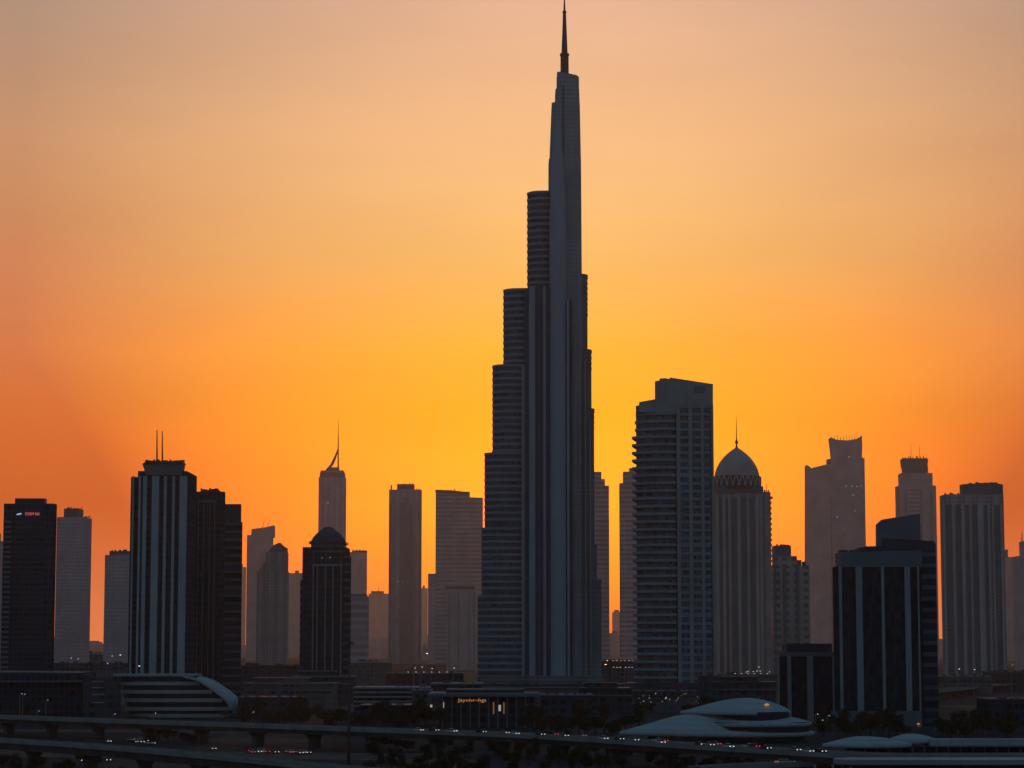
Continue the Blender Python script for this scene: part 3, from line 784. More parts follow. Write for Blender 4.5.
# ------------------------------------------------------------------ ground-level roads
def strip_road(name, p0, p1, z, w, lanes):
    """straight asphalt road between two ground points, kerbs and lane paint included"""
    p0, p1 = Vector(p0), Vector(p1); d = (p1 - p0).normalized(); n = Vector((-d.y, d.x, 0))
    q = [p0 - n * w / 2, p1 - n * w / 2, p1 + n * w / 2, p0 + n * w / 2]
    road = sheet(name, [(a.x, a.y) for a in q], z, 'asphalt')
    mb = MB()
    ln = (p1 - p0).length
    for k in range(1, lanes):
        off = -w / 2 + w * k / lanes
        t = 0
        while t < ln:
            a, b = p0 + d * t + n * off, p0 + d * min(t + 4, ln) + n * off
            mb.add([(*(a - n * .09).xy, z + .006), (*(b - n * .09).xy, z + .006), (*(b + n * .09).xy, z + .006), (*(a + n * .09).xy, z + .006)], [(0, 1, 2, 3)])
            t += 12
    tag(mb.build('road_marking', M['paint']), kind='structure')
    for sg in (-1, 1):
        mb = MB(); a, b = p0 + n * sg * (w / 2), p1 + n * sg * (w / 2); e = n * sg * 0.3
        mb.add([(*a.xy, 0), (*b.xy, 0), (*(b + e).xy, 0), (*(a + e).xy, 0), (*a.xy, .14), (*b.xy, .14), (*(b + e).xy, .14), (*(a + e).xy, .14)],
               [(0, 3, 2, 1), (4, 5, 6, 7), (0, 1, 5, 4), (1, 2, 6, 5), (2, 3, 7, 6), (3, 0, 4, 7)])
        tag(mb.build('kerb', M['concrete']), kind='structure')
    return d, n
strip_road('road', (-560, 962, 0), (-34, 872, 0), 0.02, 46, 8)
strip_road('road', (-620, 1165, 0), (-120, 1128, 0), 0.02, 30, 5)
strip_road('road', (-360, 1660, 0), (560, 1560, 0), 0.02, 22, 4)
strip_road('road', (-900, 2300, 0), (1000, 2260, 0), 0.02, 40, 6)
mb = MB(); q = [ground_at(x, y) for x, y in ((395, 768), (490, 771), (475, 759), (405, 758))]
sheet('lawn', [(p.x, p.y) for p in q], 0.02, 'leaf_dry')

# ------------------------------------------------------------------ elevated highways
def catmull(P, n=8):
    out = []
    for i in range(len(P) - 1):
        a, b, c, d = P[max(i - 1, 0)], P[i], P[i + 1], P[min(i + 2, len(P) - 1)]
        for k in range(n):
            t = k / n
            out.append(0.5 * ((2 * b) + (c - a) * t + (2 * a - 5 * b + 4 * c - d) * t * t + (3 * b - a - 3 * c + d) * t ** 3))
    return out + [P[-1]]
def viaduct(name, label, pix, z, w, pier_every, pier_w, start=10.0, group=None, pier_mat='concrete_dark', lip=.85):
    P = catmull([ground_at(x, y, z) for x, y in pix])
    root = bpy.data.objects.new(name, None); root.location = (P[0].x, P[0].y, 0); col.objects.link(root)
    tag(root, label, 'elevated highway', group)
    o = Vector((P[0].x, P[0].y, 0))
    nrm = []
    for i, p in enumerate(P):
        d = (P[min(i + 1, len(P) - 1)] - P[max(i - 1, 0)]).normalized(); nrm.append(Vector((-d.y, d.x, 0)))
    def extrude(part, prof, mat):
        mb = MB(); k = len(prof); vs = []
        for p, n in zip(P, nrm):
            for a, b in prof: q = p + n * a - o; vs.append((q.x, q.y, b))
        fs = [(i * k + j, i * k + (j + 1) % k, (i + 1) * k + (j + 1) % k, (i + 1) * k + j) for i in range(len(P) - 1) for j in range(k)]
        fs += [list(range(k)), list(range(len(vs) - k, len(vs)))]
        mb.add(vs, fs); return mb.build(part, M[mat], root)
    h = w / 2
    extrude('deck', [(-h, z - .5), (h, z - .5), (h, z), (-h, z)], 'asphalt')
    extrude('parapet', [(-h - .35, z - lip), (-h - .002, z - lip), (-h - .002, z + .5), (-h - .3, z + .55)], 'concrete')
    extrude('parapet', [(h + .002, z - lip), (h + .35, z - lip), (h + .35, z + .5), (h + .002, z + .55)], 'concrete')
    extrude('median', [(-.3, z - .05), (.3, z - .05), (.15, z + .6), (-.15, z + .6)], 'concrete')
    extrude('girder', [(-h * .78, z - 2.6), (h * .78, z - 2.6), (h * .9, z - .503), (-h * .9, z - .503)], 'concrete_dark')  # darker concrete puts the shade under the deck edge into the colour
    acc, nxt = 0.0, start
    for i in range(len(P) - 1):
        L_ = (P[i + 1] - P[i]).length
        while nxt <= acc + L_:
            p = P[i].lerp(P[i + 1], (nxt - acc) / L_) - o; n = nrm[i]
            mb = MB(); t = Vector((-n.y, n.x, 0))
            def ring(zz, a, b): return [(*(p + n * x * a + t * y * b).xy, zz) for x, y in ((-1, -1), (1, -1), (1, 1), (-1, 1))]
            vs = ring(-.4, w * .16, pier_w) + ring(z - 4.4, w * .16, pier_w) + ring(z - 2.62, w * .27, pier_w * 1.1)
            fs = [(0, 1, 2, 3), (8, 9, 10, 11)] + [(q + j, q + (j + 1) % 4, q + 4 + (j + 1) % 4, q + 4 + j) for q in (0, 4) for j in range(4)]
            mb.add(vs, fs); mb.build('pier', M[pier_mat], root); nxt += pier_every
        acc += L_
    return P, nrm
V1 = viaduct('elevated_highway', 'long elevated highway sweeping across the whole picture in front of the towers',
             [(-60, 713), (0, 716.3), (128, 721), (256, 725.2), (384, 729.8), (512, 734.3), (600, 739), (700, 745.5), (800, 751.5), (870, 755), (960, 755.6), (1090, 755)], 8.0, 13.0, 34.0, 1.4, 40)
V2 = viaduct('elevated_highway', 'nearer elevated highway crossing only the bottom left corner of the picture',
             [(-60, 736), (0, 740.2), (104, 747.2), (204, 755.5), (304, 765), (400, 774), (500, 783)], 8.0, 11.0, 38.0, 1.3, 34, lip=.35)
V3 = viaduct('slip_road', 'short raised slip road ending at the white canopies, lower right',
             [(700, 768), (760, 764.6), (820, 762.6), (875, 761.5), (905, 761.3)], 5.0, 8.0, 30.0, 0.9, 12)
V4 = viaduct('flyover', 'faint far flyover curving behind the black glass block at the right edge',
             [(925, 692), (965, 687.5), (1000, 684), (1060, 681)], 6.0, 16.0, 45.0, 1.6, 20, pier_mat='concrete')

# ------------------------------------------------------------------ low buildings in front of the towers
T = Tower('ribbon_building', 'low rounded building with stacked pale ribbon floors and a white nose shell, lower left', 'building', 1666, 178)
sc_ = T.D / FOC
def rib(x0, x1, yt, yb, part, mat, hw=17.0, y0=18.0, inset=0.0):
    a, b = T.x(x0, yt) + inset, T.x(x1, yt) - inset
    mb = MB(); mb.prism(stadium(a, b, y0, hw - inset, 12, True, False), T.z(yb), T.z(yt), 0, True)
    return mb.build(part, M[mat], T.root)
exts = [(108, 194, 674.3), (114, 199, 681.8), (115.5, 211, 690.2), (117.5, 222, 698.6), (120, 228, 707.2), (125, 228, 714)]
for i, (a, b, y) in enumerate(exts):
    rib(a, b, y, y + (2.2 if i == 0 else 3.6), 'floor_ribbon', 'shell', 17.0 - 0.3 * (5 - i))
    if i: rib(exts[i - 1][0] + 1, b - 1, exts[i - 1][2] + 2, y + 0.4, 'glass_band', 'glass_plain', 16.0, 18.0, 1.2)
rib(118, 238, 716.5, 720, 'plinth', 'concrete_dark', 16.5)
# the nose: a curved shell sweeping down from the roof to the ground on the right
mb = MB(); n1, n2 = 16, 12; vs = []
prof = [(193, 676), (201, 678), (209, 680.5), (217, 685.5), (225, 691), (232, 696.5), (237.5, 701.5), (240, 706.5), (240.3, 712), (239, 717.5)]
for px, py in prof:
    r = 17.4
    for k in range(n2 + 1):
        t = k / n2
        yy = 18 - r + 0.3 + (2 * r) * t
        bul = math.sqrt(max(0.0, 1 - (2 * t - 1) ** 2))
        vs.append((T.x(px - 11 * (1 - bul), py), yy, T.z(py)))
m_ = n2 + 1
fs = [(i * m_ + j, i * m_ + j + 1, (i + 1) * m_ + j + 1, (i + 1) * m_ + j) for i in range(len(prof) - 1) for j in range(n2)]
mb.add(vs, fs, 0, True)
nose = mb.build('nose_shell', M['shell'], T.root)
md = nose.modifiers.new('solid', 'SOLIDIFY'); md.thickness = 0.8
for y, xs in ((711.5, (227.5, 232.5)),):
    for px in xs:
        mb = MB(); mb.box(T.x(px) - 1.2, T.x(px) + 1.2, -0.6, 4, T.z(y + 1.3), T.z(y - 1.2)); mb.build('window', M['glass_plain'], T.root)

T = Tower('winged_shell_hall', 'white hall of overlapping shell roofs tapering to a point on its left, behind the highway', 'hall', 1237, 718)
def lens(part, x0, x1, y_rim, h_px, peak=0.62, ry=22.0, yc=24.0, rim=0.9, mat='shell', power=0.75, tip=1.0):
    """shell roof over a leaf-shaped plan, its crest nearer one end"""
    a, b = T.x(x0, y_rim, yc), T.x(x1, y_rim, yc); zr = T.z(y_rim, yc); h = h_px * T.D / FOC
    mb = MB(); nu, nv = 36, 14; vs = []
    for s_ in (1, 0):
        for i in range(nu + 1):
            u = i / nu; x = a + (b - a) * u
            uu = u / peak if u < peak else (1 - u) / (1 - peak)
            wid = (math.sin(math.pi / 2 * min(1, uu)) ** (tip if u < peak else 0.55)) * ry + 0.02
            crest = math.sin(math.pi / 2 * min(1, uu)) ** (1.25 if u < peak else 0.8) * h
            for j in range(nv + 1):
                v = -1 + 2 * j / nv
                vs.append((x, yc + v * wid, zr + (crest * (1 - v * v) ** power + rim * 0.5 if s_ else -rim * 0.5)))
    k = nv + 1; off = (nu + 1) * k
    fs = []
    for i in range(nu):
        for j in range(nv):
            fs.append((i * k + j, i * k + j + 1, (i + 1) * k + j + 1, (i + 1) * k + j))
            fs.append((off + i * k + j, off + (i + 1) * k + j, off + (i + 1) * k + j + 1, off + i * k + j + 1))
        fs.append((i * k, (i + 1) * k, off + (i + 1) * k, off + i * k)); fs.append((i * k + nv, off + i * k + nv, off + (i + 1) * k + nv, (i + 1) * k + nv))
    mb.add(vs, fs, 0, True)
    return mb.build(part, M[mat], T.root)
lens('shell_roof', 619.5, 815, 733.3, 5.5, 0.6, 24, 24, 1.6)
lens('shell_roof', 621, 812, 731.5, 20, 0.5, 21, 25, 0.8, power=0.9, tip=1.3)
lens('shell_roof', 668, 812, 724, 9.5, 0.6, 23.4, 24, 1.2, tip=1.2)
lens('shell_roof', 680, 791, 712.5, 13.2, 0.6, 20.5, 24, 1.2, tip=1.15, power=.9)
def glass_leaf(x0, x1, yt, yb, ry):
    a, b = T.x(x0, yb), T.x(x1, yb); mb = MB(); mb.prism(ellipse((a + b) / 2, 24, (b - a) / 2, ry, 40), T.z(yb), T.z(yt), 0, True); mb.build('glass_wall', M['glass_plain'], T.root)
glass_leaf(700, 817, 723, 733, 21.6); glass_leaf(722, 796, 712.5, 724, 20.3); glass_leaf(650, 812, 733, 743, 20)
mb = MB(); mb.lathe([(0.2, T.z(706.6)), (0.9, T.z(706.1)), (1.1, T.z(705)), (0.6, T.z(704.1)), (0.1, T.z(703.8))], T.x(769, 705), 8.5, 12); mb.build('roof_lamp', M['sign_orange'], T.root)
T.mast('antenna', 758.5, 696.5, 700, 0.25, 0.15, 22, 'steel')

T = Tower('colonnade_hall', 'dark low hall with a thin overhanging roof, slim columns and an orange lit sign', 'hall', 1480, 487)
T.box('hall', 440, 536, 697, None, 0, 40, 'wall_dark', False)
T.box('roof_plate', 428, 540, 693.4, 696.6, -7, 52, 'panel_dim', False)
T.box('upper_roof', 446, 524, 689.5, 693.2, 6, 30, 'panel_dark', False)
for k in range(11): T.box('column', 442 + k * 9.2, 443.3 + k * 9.2, 696.8, None, -5.5, 0.8, 'panel_dim', False)
letters(T, 'sign_lettering', 'Jayvivr-hgt', 458, 701.7, 3.4, 'sign_orange', -6.2, 28.5)
for x, y, w, h in ((443.7, 705, .5, 1.4), (499.8, 708, .55, 1.5), (432, 706, .5, .6)):
    mb = MB(); mb.box(T.x(x) - w, T.x(x) + w, -0.5, .2, T.z(y) - h, T.z(y) + h); mb.build('lit_window', M['lit_window'], T.root)
for x in (493.8, 504):
    mb = MB(); mb.box(T.x(x) - .3, T.x(x) + .3, -0.45, .2, T.z(714), T.z(702)); mb.build('lit_strip', M['lamp_dim'], T.root)
mb = MB(); mb.box(T.x(525), T.x(532), -0.5, .4, T.z(709), T.z(704)); mb.build('pale_panel', M['panel'], T.root)

T = Tower('flat_roof_block', 'long dark low block with a thin pale roof line at the left edge', 'building', 1620, 40)
T.box('body', -40, 82, 673, None, 0, 44, 'dark_grid', False)
T.box('roof_edge', -42, 79, 671, 673.2, -1, 46, 'panel_dim', False, yt2=672.6)
T.box('canopy', -40, 90, 681, 682.2, -6, 7, 'panel_dim', False)
T.box('lower_band', -40, 62, 701.5, 703, -0.8, 2, 'panel_dark', False)
T = Tower('slot_window_block', 'small dark block with pale slot ledges, left of the rounded ribbon building', 'building', 1600, 98)
T.box('body', 83, 112, 677, None, 0, 30, 'wall_dark', False)
for y in (681, 687, 694, 702): T.box('ledge', 92, 104, y, y + 1.1, -0.8, 1.2, 'panel', False)
T.box('stair_core', 83.5, 90, 674.5, 678, 4, 10, 'panel_dark', False)

lows = [  # name, label, D, x0, x1, ytop, wall, roof, extras
 ('plain_dark_block', 'plain dark flat block at the foot of the stepped peak tower', 2500, 231, 303, 665, 'wall_dark', 'roof', 'p'),
 ('terraced_block', 'wide low terraced block between the ribbon building and the tall light mast', 1900, 244, 334, 683, 'wall_mid', 'panel_dim', 't'),
 ('white_edge_block', 'low block with a thin white roof edge under the low banded tower', 2900, 350, 390, 661.5, 'wall_mid', 'panel', 'p'),
 ('long_roof_block', 'long low roof stretching beneath the wide banded tower', 2600, 386, 463, 672.5, 'wall_dark', 'panel_dim', 'v'),
 ('parking_deck', 'open parking deck with pale stacked slabs, left of the orange sign hall', 1750, 354, 428, 687, 'wall_dark', 'panel', 's'),
 ('corner_block', 'narrow dark corner block joining the parking deck to the sign hall', 1720, 412, 430, 690, 'wall_mid', 'panel_dim', 'p'),
 ('barrel_roof_block', 'dim low block with rooftop vents to the right of the orange sign hall', 1680, 541, 592, 694.5, 'wall_dark', 'panel_dim', 'v'),
 ('stepped_low_block', 'dark stepped low block in front of the slim pair beside the balconied tower', 1760, 580, 632, 688, 'wall_dark', 'panel_dark', 't'),
 ('market_hall', 'low market hall with speckled lights under the balconied tower', 1800, 634, 700, 691, 'wall_mid', 'roof', 'v'),
 ('pale_base_block', 'low grey base block at the foot of the pointed dome tower', 2750, 714, 778, 674, 'wall_mid', 'panel_dim', 'p'),
 ('square_shop_block', 'square dark block below the pointed dome tower, behind the white shell hall', 2000, 716, 776, 682, 'wall_dark', 'panel_dark', 't'),
 ('edge_office_block', 'black low office block at the bottom of the right edge', 1450, 990, 1034, 699, 'dark_grid', 'panel_dark', 'p'),
 ('curved_wing_block', 'low block below the ribbed tower with a pale roof edge', 2450, 938, 992, 676, 'wall_mid', 'panel_dim', 'v'),
 ('right_depot_block', 'dim depot roof at the right edge under the cut-off tower', 2650, 990, 1040, 671.5, 'wall_dark', 'roof', 'v'),
 ('small_white_block', 'small pale block showing between the slim grey tower and the short plain block', 3300, 82, 108, 653, 'wall_mid', 'panel', 'p'),
 ('dark_shed_block', 'dark shed roof between the slim grey tower and the antenna tower', 2500, 52, 128, 663, 'wall_mid', 'roof', 'v'),
 ('two_step_block', 'two-step low block right beneath the domed dark tower', 2050, 292, 352, 676, 'wall_dark', 'panel_dim', 't'),
 ('thin_roof_block', 'thin-roofed low block just left of the highest tower base', 2000, 432, 482, 683, 'wall_dark', 'panel', 'p'),
 ('far_gap_block', 'hazy low block filling the gap foot between the tallest and balconied towers', 3000, 600, 640, 661, 'wall_mid', 'panel_dim', 'v'),
 ('annex_block', 'dark annex between the balconied tower and the small black glass block', 2100, 702, 730, 676, 'wall_dark', 'panel_dark', 'p'),
 ('low_arcade_block', 'low dark arcade left of the long orange-signed hall, behind the highway trees', 1560, 360, 418, 705, 'wall_dark', 'panel_dark', 'p'),
 ('service_block', 'low black service block below the banded black tower', 1640, 238, 300, 697, 'wall_dark', 'panel_dark', 'v'),
]
for nm, lb, D, x0, x1, yt, wall, roof, ex in lows:
    T = Tower(nm, lb, 'low building', D, (x0 + x1) / 2)
    w = x1 - x0
    T.box('wall', x0, x1, yt + 1.2, None, 0, 34, wall, False)
    T.box('roof', x0 - 0.8, x1 + 0.8, yt, yt + 1.5, -1.2, 36, roof, False)
    rr = random.Random(nm)
    for k in range(7):
        f = rr.random(); T.box('roof_unit', x0 + w * f, x0 + w * f + rr.uniform(.8, 2.4), yt - rr.uniform(.4, 1.5), yt + .3, rr.uniform(2, 24), rr.uniform(2, 5), rr.choice(['panel_dim', 'panel_dark', 'roof']), False)
    if ex == 'p':
        T.box('roof_unit', x0 + w * .2, x0 + w * .38, yt - 2, yt + .3, 6, 8, 'panel_dark', False); T.box('roof_unit', x0 + w * .62, x0 + w * .7, yt - 1.4, yt + .3, 9, 6, 'roof', False)
    if ex == 't':
        T.box('upper_storey', x0 + w * .12, x0 + w * .7, yt - 4.5, yt + .3, 7, 20, wall, False); T.box('upper_roof', x0 + w * .1, x0 + w * .72, yt - 5.4, yt - 4.3, 6, 22, roof, False)
        T.box('ledge', x0, x1, yt + 7, yt + 8.2, -1.5, 2, 'panel_dim', False)
    if ex == 'v':
        for k in range(5): T.box('roof_vent', x0 + w * (.1 + .18 * k), x0 + w * (.16 + .18 * k), yt - 1.2 - .5 * (k % 2), yt + .3, 5 + 3 * (k % 3), 4, 'panel_dark', False)
        T.box('ledge', x0 + w * .05, x1 - w * .05, yt + 5, yt + 6, -.9, 1.4, 'panel_dark', False)
    if ex == 's':
        for k in range(4): T.box('parking_slab', x0 - .5, x1 + .5, yt + 4.6 * (k + 1), yt + 4.6 * (k + 1) + 1.5, -2.2, 3.5, 'panel', False)
        T.box('stair_core', x1 - 9, x1 - 2, yt - 2.5, yt + .4, 3, 8, 'panel_dim', False)
    if nm == 'market_hall':
        rnd = random.Random(11)
        for k in range(22):
            px, py = rnd.uniform(x0 + 3, x1 - 3), rnd.uniform(yt + 1.8, yt + 12)
            mb = MB(); e = rnd.uniform(.12, .3); mb.box(T.x(px) - e, T.x(px) + e, -.3, .2, T.z(py) - e, T.z(py) + e); mb.build('lit_window', M['lit_window'], T.root)
    if nm in ('pale_base_block', 'long_roof_block', 'far_gap_block'):
        for k in range(6):
            px = x0 + w * (.3 + .1 * k); mb = MB(); mb.box(T.x(px) - .5, T.x(px) + .5, -1.6, -1.0, T.z(yt) + .1, T.z(yt) + .8); mb.build('roof_lamp', M['lit_window'], T.root)

# ------------------------------------------------------------------ station canopies, lower right
T = Tower('station', 'station with pale lens-shaped canopies and a rounded deck at the lower right', 'station', 912, 930)
def canopy(part, x0, x1, y_rim, h, ry, yc, peak=.5, rim=.6): return lens(part, x0, x1, y_rim, h, peak, ry, yc, rim)
canopy('canopy', 822, 912, 745.5, 7.5, 9, 6, .45, 1.0)
canopy('canopy', 884, 938, 741.5, 6.5, 9, 15, .5, .8)
T.box('long_canopy', 932, 1060, 740, 745.5, 2, 14, 'shell', False)
T.box('long_canopy_edge', 931.5, 1060, 745.5, 747, 1.0, 15.5, 'panel_dim', False)
T.box('glass_wall', 848, 1060, 747, None, 9, 6, 'glass_plain', False)
for k in range(16): T.box('column', 852 + k * 12, 853.4 + k * 12, 747, None, 4.5, .7, 'panel_dim', False)
a, b = T.x(806, 760), T.x(1060, 760)
mb = MB(); mb.prism(stadium(a, b, -62, 7.5, 12, True, False), T.z(763.6, -62), T.z(758.6, -62), 0, True); mb.build('concourse_deck', M['panel'], T.root)
mb = MB(); mb.prism(stadium(a + 2.5, b, -62, 5.5, 12, True, False), -.4, T.z(763.7, -62), 0, True); mb.build('concourse_wall', M['glass_plain'], T.root)
for k in range(12):
    px = 816 + k * 18; mb = MB(); xx = T.x(px, 760, -69); mb.tube((xx, -66.5, -.3), (xx, -66.5, T.z(763.5, -62)), .35, .35, 8); mb.build('column', M['concrete'], T.root)

# ------------------------------------------------------------------ street lamps and the tall light mast
def lamp_proto():
    r = bpy.data.objects.new('street_lamp', None); col.objects.link(r)
    mb = MB(); mb.tube((0, 0, -.3), (0, 0, 1), .16, .09, 8); mb.build('pole', M['steel'], r)
    mb = MB(); mb.tube((0, 0, .98), (1.0, 0, 1.03), .07, .05, 6); mb.build('arm', M['steel'], r)
    mb = MB(); mb.lathe([(.1, -.1), (.5, -.06), (.55, .1), (.1, .2)], 0, 0, 10); mb.build('lamp_head', M['white_light'], r)
    return r
LP = lamp_proto(); used_lamp = [False]
def street_lamp(px, py, D, label, group, size=1.0, mat='white_light'):
    p = ray(px, py, D)
    if not used_lamp[0]: r = LP; used_lamp[0] = True; kids = list(r.children)
    else:
        r = LP.copy(); col.objects.link(r); kids = []
        for c in LP.children: d = c.copy(); d.parent = r; col.objects.link(d); kids.append(d)
    r.location = (p.x, p.y, 0)
    tag(r, label, 'street lamp', group)
    for d in kids:
        if d.name.startswith('pole'): d.scale = (1 + .5 * size, 1 + .5 * size, p.z)
        if d.name.startswith('arm'): d.location = (0, 0, p.z - 1.0)
        if d.name.startswith('lamp_head'):
            d.location = (1.0, -.1, p.z - .05); d.scale = (size, size, size)
            if mat != 'white_light': d.material_slots[0].link = 'OBJECT'; d.material_slots[0].material = M[mat]
for px, py, D, sz in ((70, 658, 2000, .75), (77, 658.7, 2000, .9), (106.5, 663.5, 1900, .8), (111, 656, 1900, .6), (119, 655, 1750, 1.1)):
    street_lamp(px, py, D, 'lit white lamp post between the slim grey tower and the antenna tower', 'lamps left of the antenna tower', sz)
street_lamp(137.6, 666, 1420, 'single lit white lamp post rising just behind the roof of the ribbon building', None, 1.0)
for px, py, D in ((20, 693.7, 1240), (23, 694.2, 1240), (46, 700, 1230), (37, 711, 1200)):
    street_lamp(px, py, D, 'small faint lamp post standing in front of the long dark low block at left', 'faint lamps by the long dark block', .32)
for px, py, D in ((113, 714, 1180), (153.5, 713, 1180)):
    street_lamp(px, py, D, 'small lamp post in front of the lowest ribbon floor of the ribbon building', 'lamps before the ribbon building', .4)
street_lamp(251.5, 712, 1170, 'small lit lamp post alone right of the white nose of the ribbon building', None, .35)
street_lamp(426, 653.5, 2200, 'bright lamp post under the tiny dome in the gap left of the wide banded tower', None, 1.7)
for px, py in ((414, 668), (421, 667), (431, 668.5), (453, 668)):
    street_lamp(px, py, 2020, 'lit lamp post in the row below the wide banded tower', 'lamp row below the wide banded tower', .85)
for px, py, m_, s_ in ((604.5, 664.5, 'warm_light', 1.5), (606, 660.5, 'warm_light', .9)):
    street_lamp(px, py, 2050, 'warm lit lamp post close against the right foot of the tallest tower', 'warm lamps at the foot of the tallest tower', s_, m_)
for px in (612.5, 616, 619, 624.5, 628, 631): street_lamp(px, 667.2 + .2 * math.sin(px), 2050, 'small lit lamp post in the row across the foot of the bright gap', 'lamp row across the bright gap', .75)
for px, py in ((745, 672), (752, 671.6), (759, 671), (768, 671.8)): street_lamp(px, py, 1960, 'lit lamp post in the row at the foot of the pointed dome tower', 'lamp row at the pointed dome tower', .7)
for px, py in ((958, 669), (973.3, 669.6)): street_lamp(px, py, 1900, 'bright lamp post at the foot of the ribbed tower', 'lamp pair at the ribbed tower', 1.0)
street_lamp(1011, 664.8, 1950, 'dim lamp post at the right edge near the foot of the cut-off tower', None, .6)
for px, py in ((815.5, 714), (827, 715.6), (820.5, 720)): street_lamp(px, py, 1120, 'lit lamp post among dark trees between the white shell hall and the black office block', 'lamps right of the white shell hall', .42)
street_lamp(861, 725.5, 1120, 'lit lamp post in front of the base storey of the big black office block', None, .42)
for px, py in ((934.5, 724.5), (936, 728.8)): street_lamp(px, py, 1130, 'small warm lamp post by the right corner of the big black office block', 'warm lamps at the black office block corner', .38, 'warm_light')
street_lamp(977, 703.5, 1300, 'dim lamp post right of the big black office block', None, .5)

p = ray(349.5, 642, 760)
r = bpy.data.objects.new('light_mast', None); r.location = (p.x, p.y, 0); col.objects.link(r)
tag(r, 'tall thin dark light mast standing in front of everything left of centre', 'light mast')
mb = MB(); mb.tube((0, 0, -.4), (0, 0, p.z), .55, .22, 12); mb.build('pole', M['mast'], r)
mb = MB(); mb.lathe([(.25, p.z - .4), (1.2, p.z - .2), (1.3, p.z), (.3, p.z + .15)], 0, 0, 16); mb.build('lamp_ring', M['mast'], r)
for k in range(6):
    a = k * math.pi / 3; mb = MB(); mb.box(1.25 * math.cos(a) - .28, 1.25 * math.cos(a) + .28, 1.25 * math.sin(a) - .28, 1.25 * math.sin(a) + .28, p.z - .75, p.z - .35); mb.build('floodlight', M['panel_dim'], r)

# ------------------------------------------------------------------ cars
def car_proto(paint):
    r = bpy.data.objects.new('car', None); col.objects.link(r)
    mb = MB()                                                  # body: side outline, x = forward
    out = [(-2.2, .35), (-2.25, .75), (-1.9, .95), (-1.45, 1.0), (1.0, .95), (1.9, .85), (2.2, .7), (2.22, .35)]
    n = len(out); vs = [(x, -.86, z) for x, z in out] + [(x, .86, z) for x, z in out]
    mb.add(vs, [list(range(n)), list(range(n, 2 * n))[::-1]] + [(i, (i + 1) % n, n + (i + 1) % n, n + i) for i in range(n)])
    mb.build('body', M[paint], r)
    mb = MB(); cab = [(-1.55, .97), (-1.0, 1.4), (.25, 1.4), (1.05, .95)]; top = .62
    vs = [(x, -(.8 if z < 1.2 else top), z) for x, z in cab] + [(x, (.8 if z < 1.2 else top), z) for x, z in cab]
    mb.add(vs, [(0, 1, 2, 3), (7, 6, 5, 4)] + [(i, (i + 1) % 4, 4 + (i + 1) % 4, 4 + i) for i in range(4)]); mb.build('cabin_glass', M['glass_plain'], r)
    mb = MB(); mb.box(-.98, .22, -.6, .6, 1.385, 1.45); mb.build('roof', M[paint], r)
    for x in (-1.4, 1.4):
        for y in (-.8, .8):
            mb = MB(); mb.tube((x, y - .1, .33), (x, y + .1, .33), .33, .33, 12); mb.build('wheel', M['tyre'], r)
    for y in (-.62, .62):
        mb = MB(); mb.box(2.16, 2.26, y - .15, y + .15, .62, .78); mb.build('headlight', M['head_light'], r)
        mb = MB(); mb.box(-2.3, -2.2, y - .2, y + .2, .66, .84); mb.build('tail_light', M['tail_light'], r)
    return r
PROTO = {k: car_proto(k) for k in ('car_white', 'car_dark', 'car_silver')}; first = {k: True for k in PROTO}
def car(loc, ang, kind, label, group=None):
    if first[kind]: r = PROTO[kind]; first[kind] = False
    else:
        r = PROTO[kind].copy(); col.objects.link(r)
        for c in PROTO[kind].children: d = c.copy(); d.parent = r; col.objects.link(d)
    r.location = loc; r.rotation_euler = (0, 0, ang); tag(r, label, 'car', group)
def on_road(V, px, lane, z):
    P, nrm = V
    for i in range(len(P) - 1):
        a = CX + FOC * P[i].x / P[i].y; b = CX + FOC * P[i + 1].x / P[i + 1].y
        if a <= px <= b:
            t = (px - a) / (b - a); q = P[i].lerp(P[i + 1], t); d = P[i + 1] - P[i]
            q = q + nrm[i] * lane; q.z = z
            return q, math.atan2(d.y, d.x)
kinds = ['car_white', 'car_dark', 'car_silver']
rnd = random.Random(5)
for i, px in enumerate((428, 438, 456, 461, 485, 508, 524, 544, 568, 614, 623, 638, 671, 703, 712, 738, 768, 797, 817, 822)):
    q, a = on_road(V1, px, -1.9 if i % 3 else -4.6, 8.0)
    car(q, a + R(rnd.uniform(-1, 1)) - R(8), kinds[i % 3], 'small car with white headlights on, driving right along the long elevated highway', 'cars with headlights on the long elevated highway')
for i, px in enumerate((547, 575, 650, 655, 707, 740, 745)):
    q, a = on_road(V1, px, 2.4, 8.0)
    car(q, a + math.pi, kinds[(i + 1) % 3], 'small car with red tail lights on the far lane of the long elevated highway', 'cars with tail lights on the long elevated highway')
for px in (776, 781): q, a = on_road(V3, px, -1.5, 5.0); car(q, a, 'car_white', 'small car with headlights on the short raised slip road', 'cars on the slip road')
for i, (px, py) in enumerate(((250, 752.5), (252.5, 753.6), (264, 753), (267.5, 753.2), (287, 753.2), (291, 753.6), (294, 753.4))):
    car(ground_at(px, py), R(100 + 4 * (i % 3)), kinds[(i + 1) % 3], 'car with glowing red tail lights queuing on the ground road under the highway', 'queue of red tail lights under the highway')
for i, (px, py) in enumerate(((259.5, 753), (276, 753.4), (300, 754.2), (304, 753.8), (308, 753.9), (213, 750))):
    car(ground_at(px, py), R(-80 + 5 * (i % 3)), kinds[i % 3], 'car with white headlights in the traffic queue under the highway', 'white headlights in the queue under the highway')
for i, (px, py) in enumerate(((109, 742.5), (130, 741), (133, 743), (140, 740.5), (142, 743), (147, 742), (150, 744.5))):
    car(ground_at(px, py), R(-75 + 20 * (i % 4)), kinds[(i * 2) % 3], 'car in the small cluster of lights between the two elevated highways', 'car cluster between the two highways')
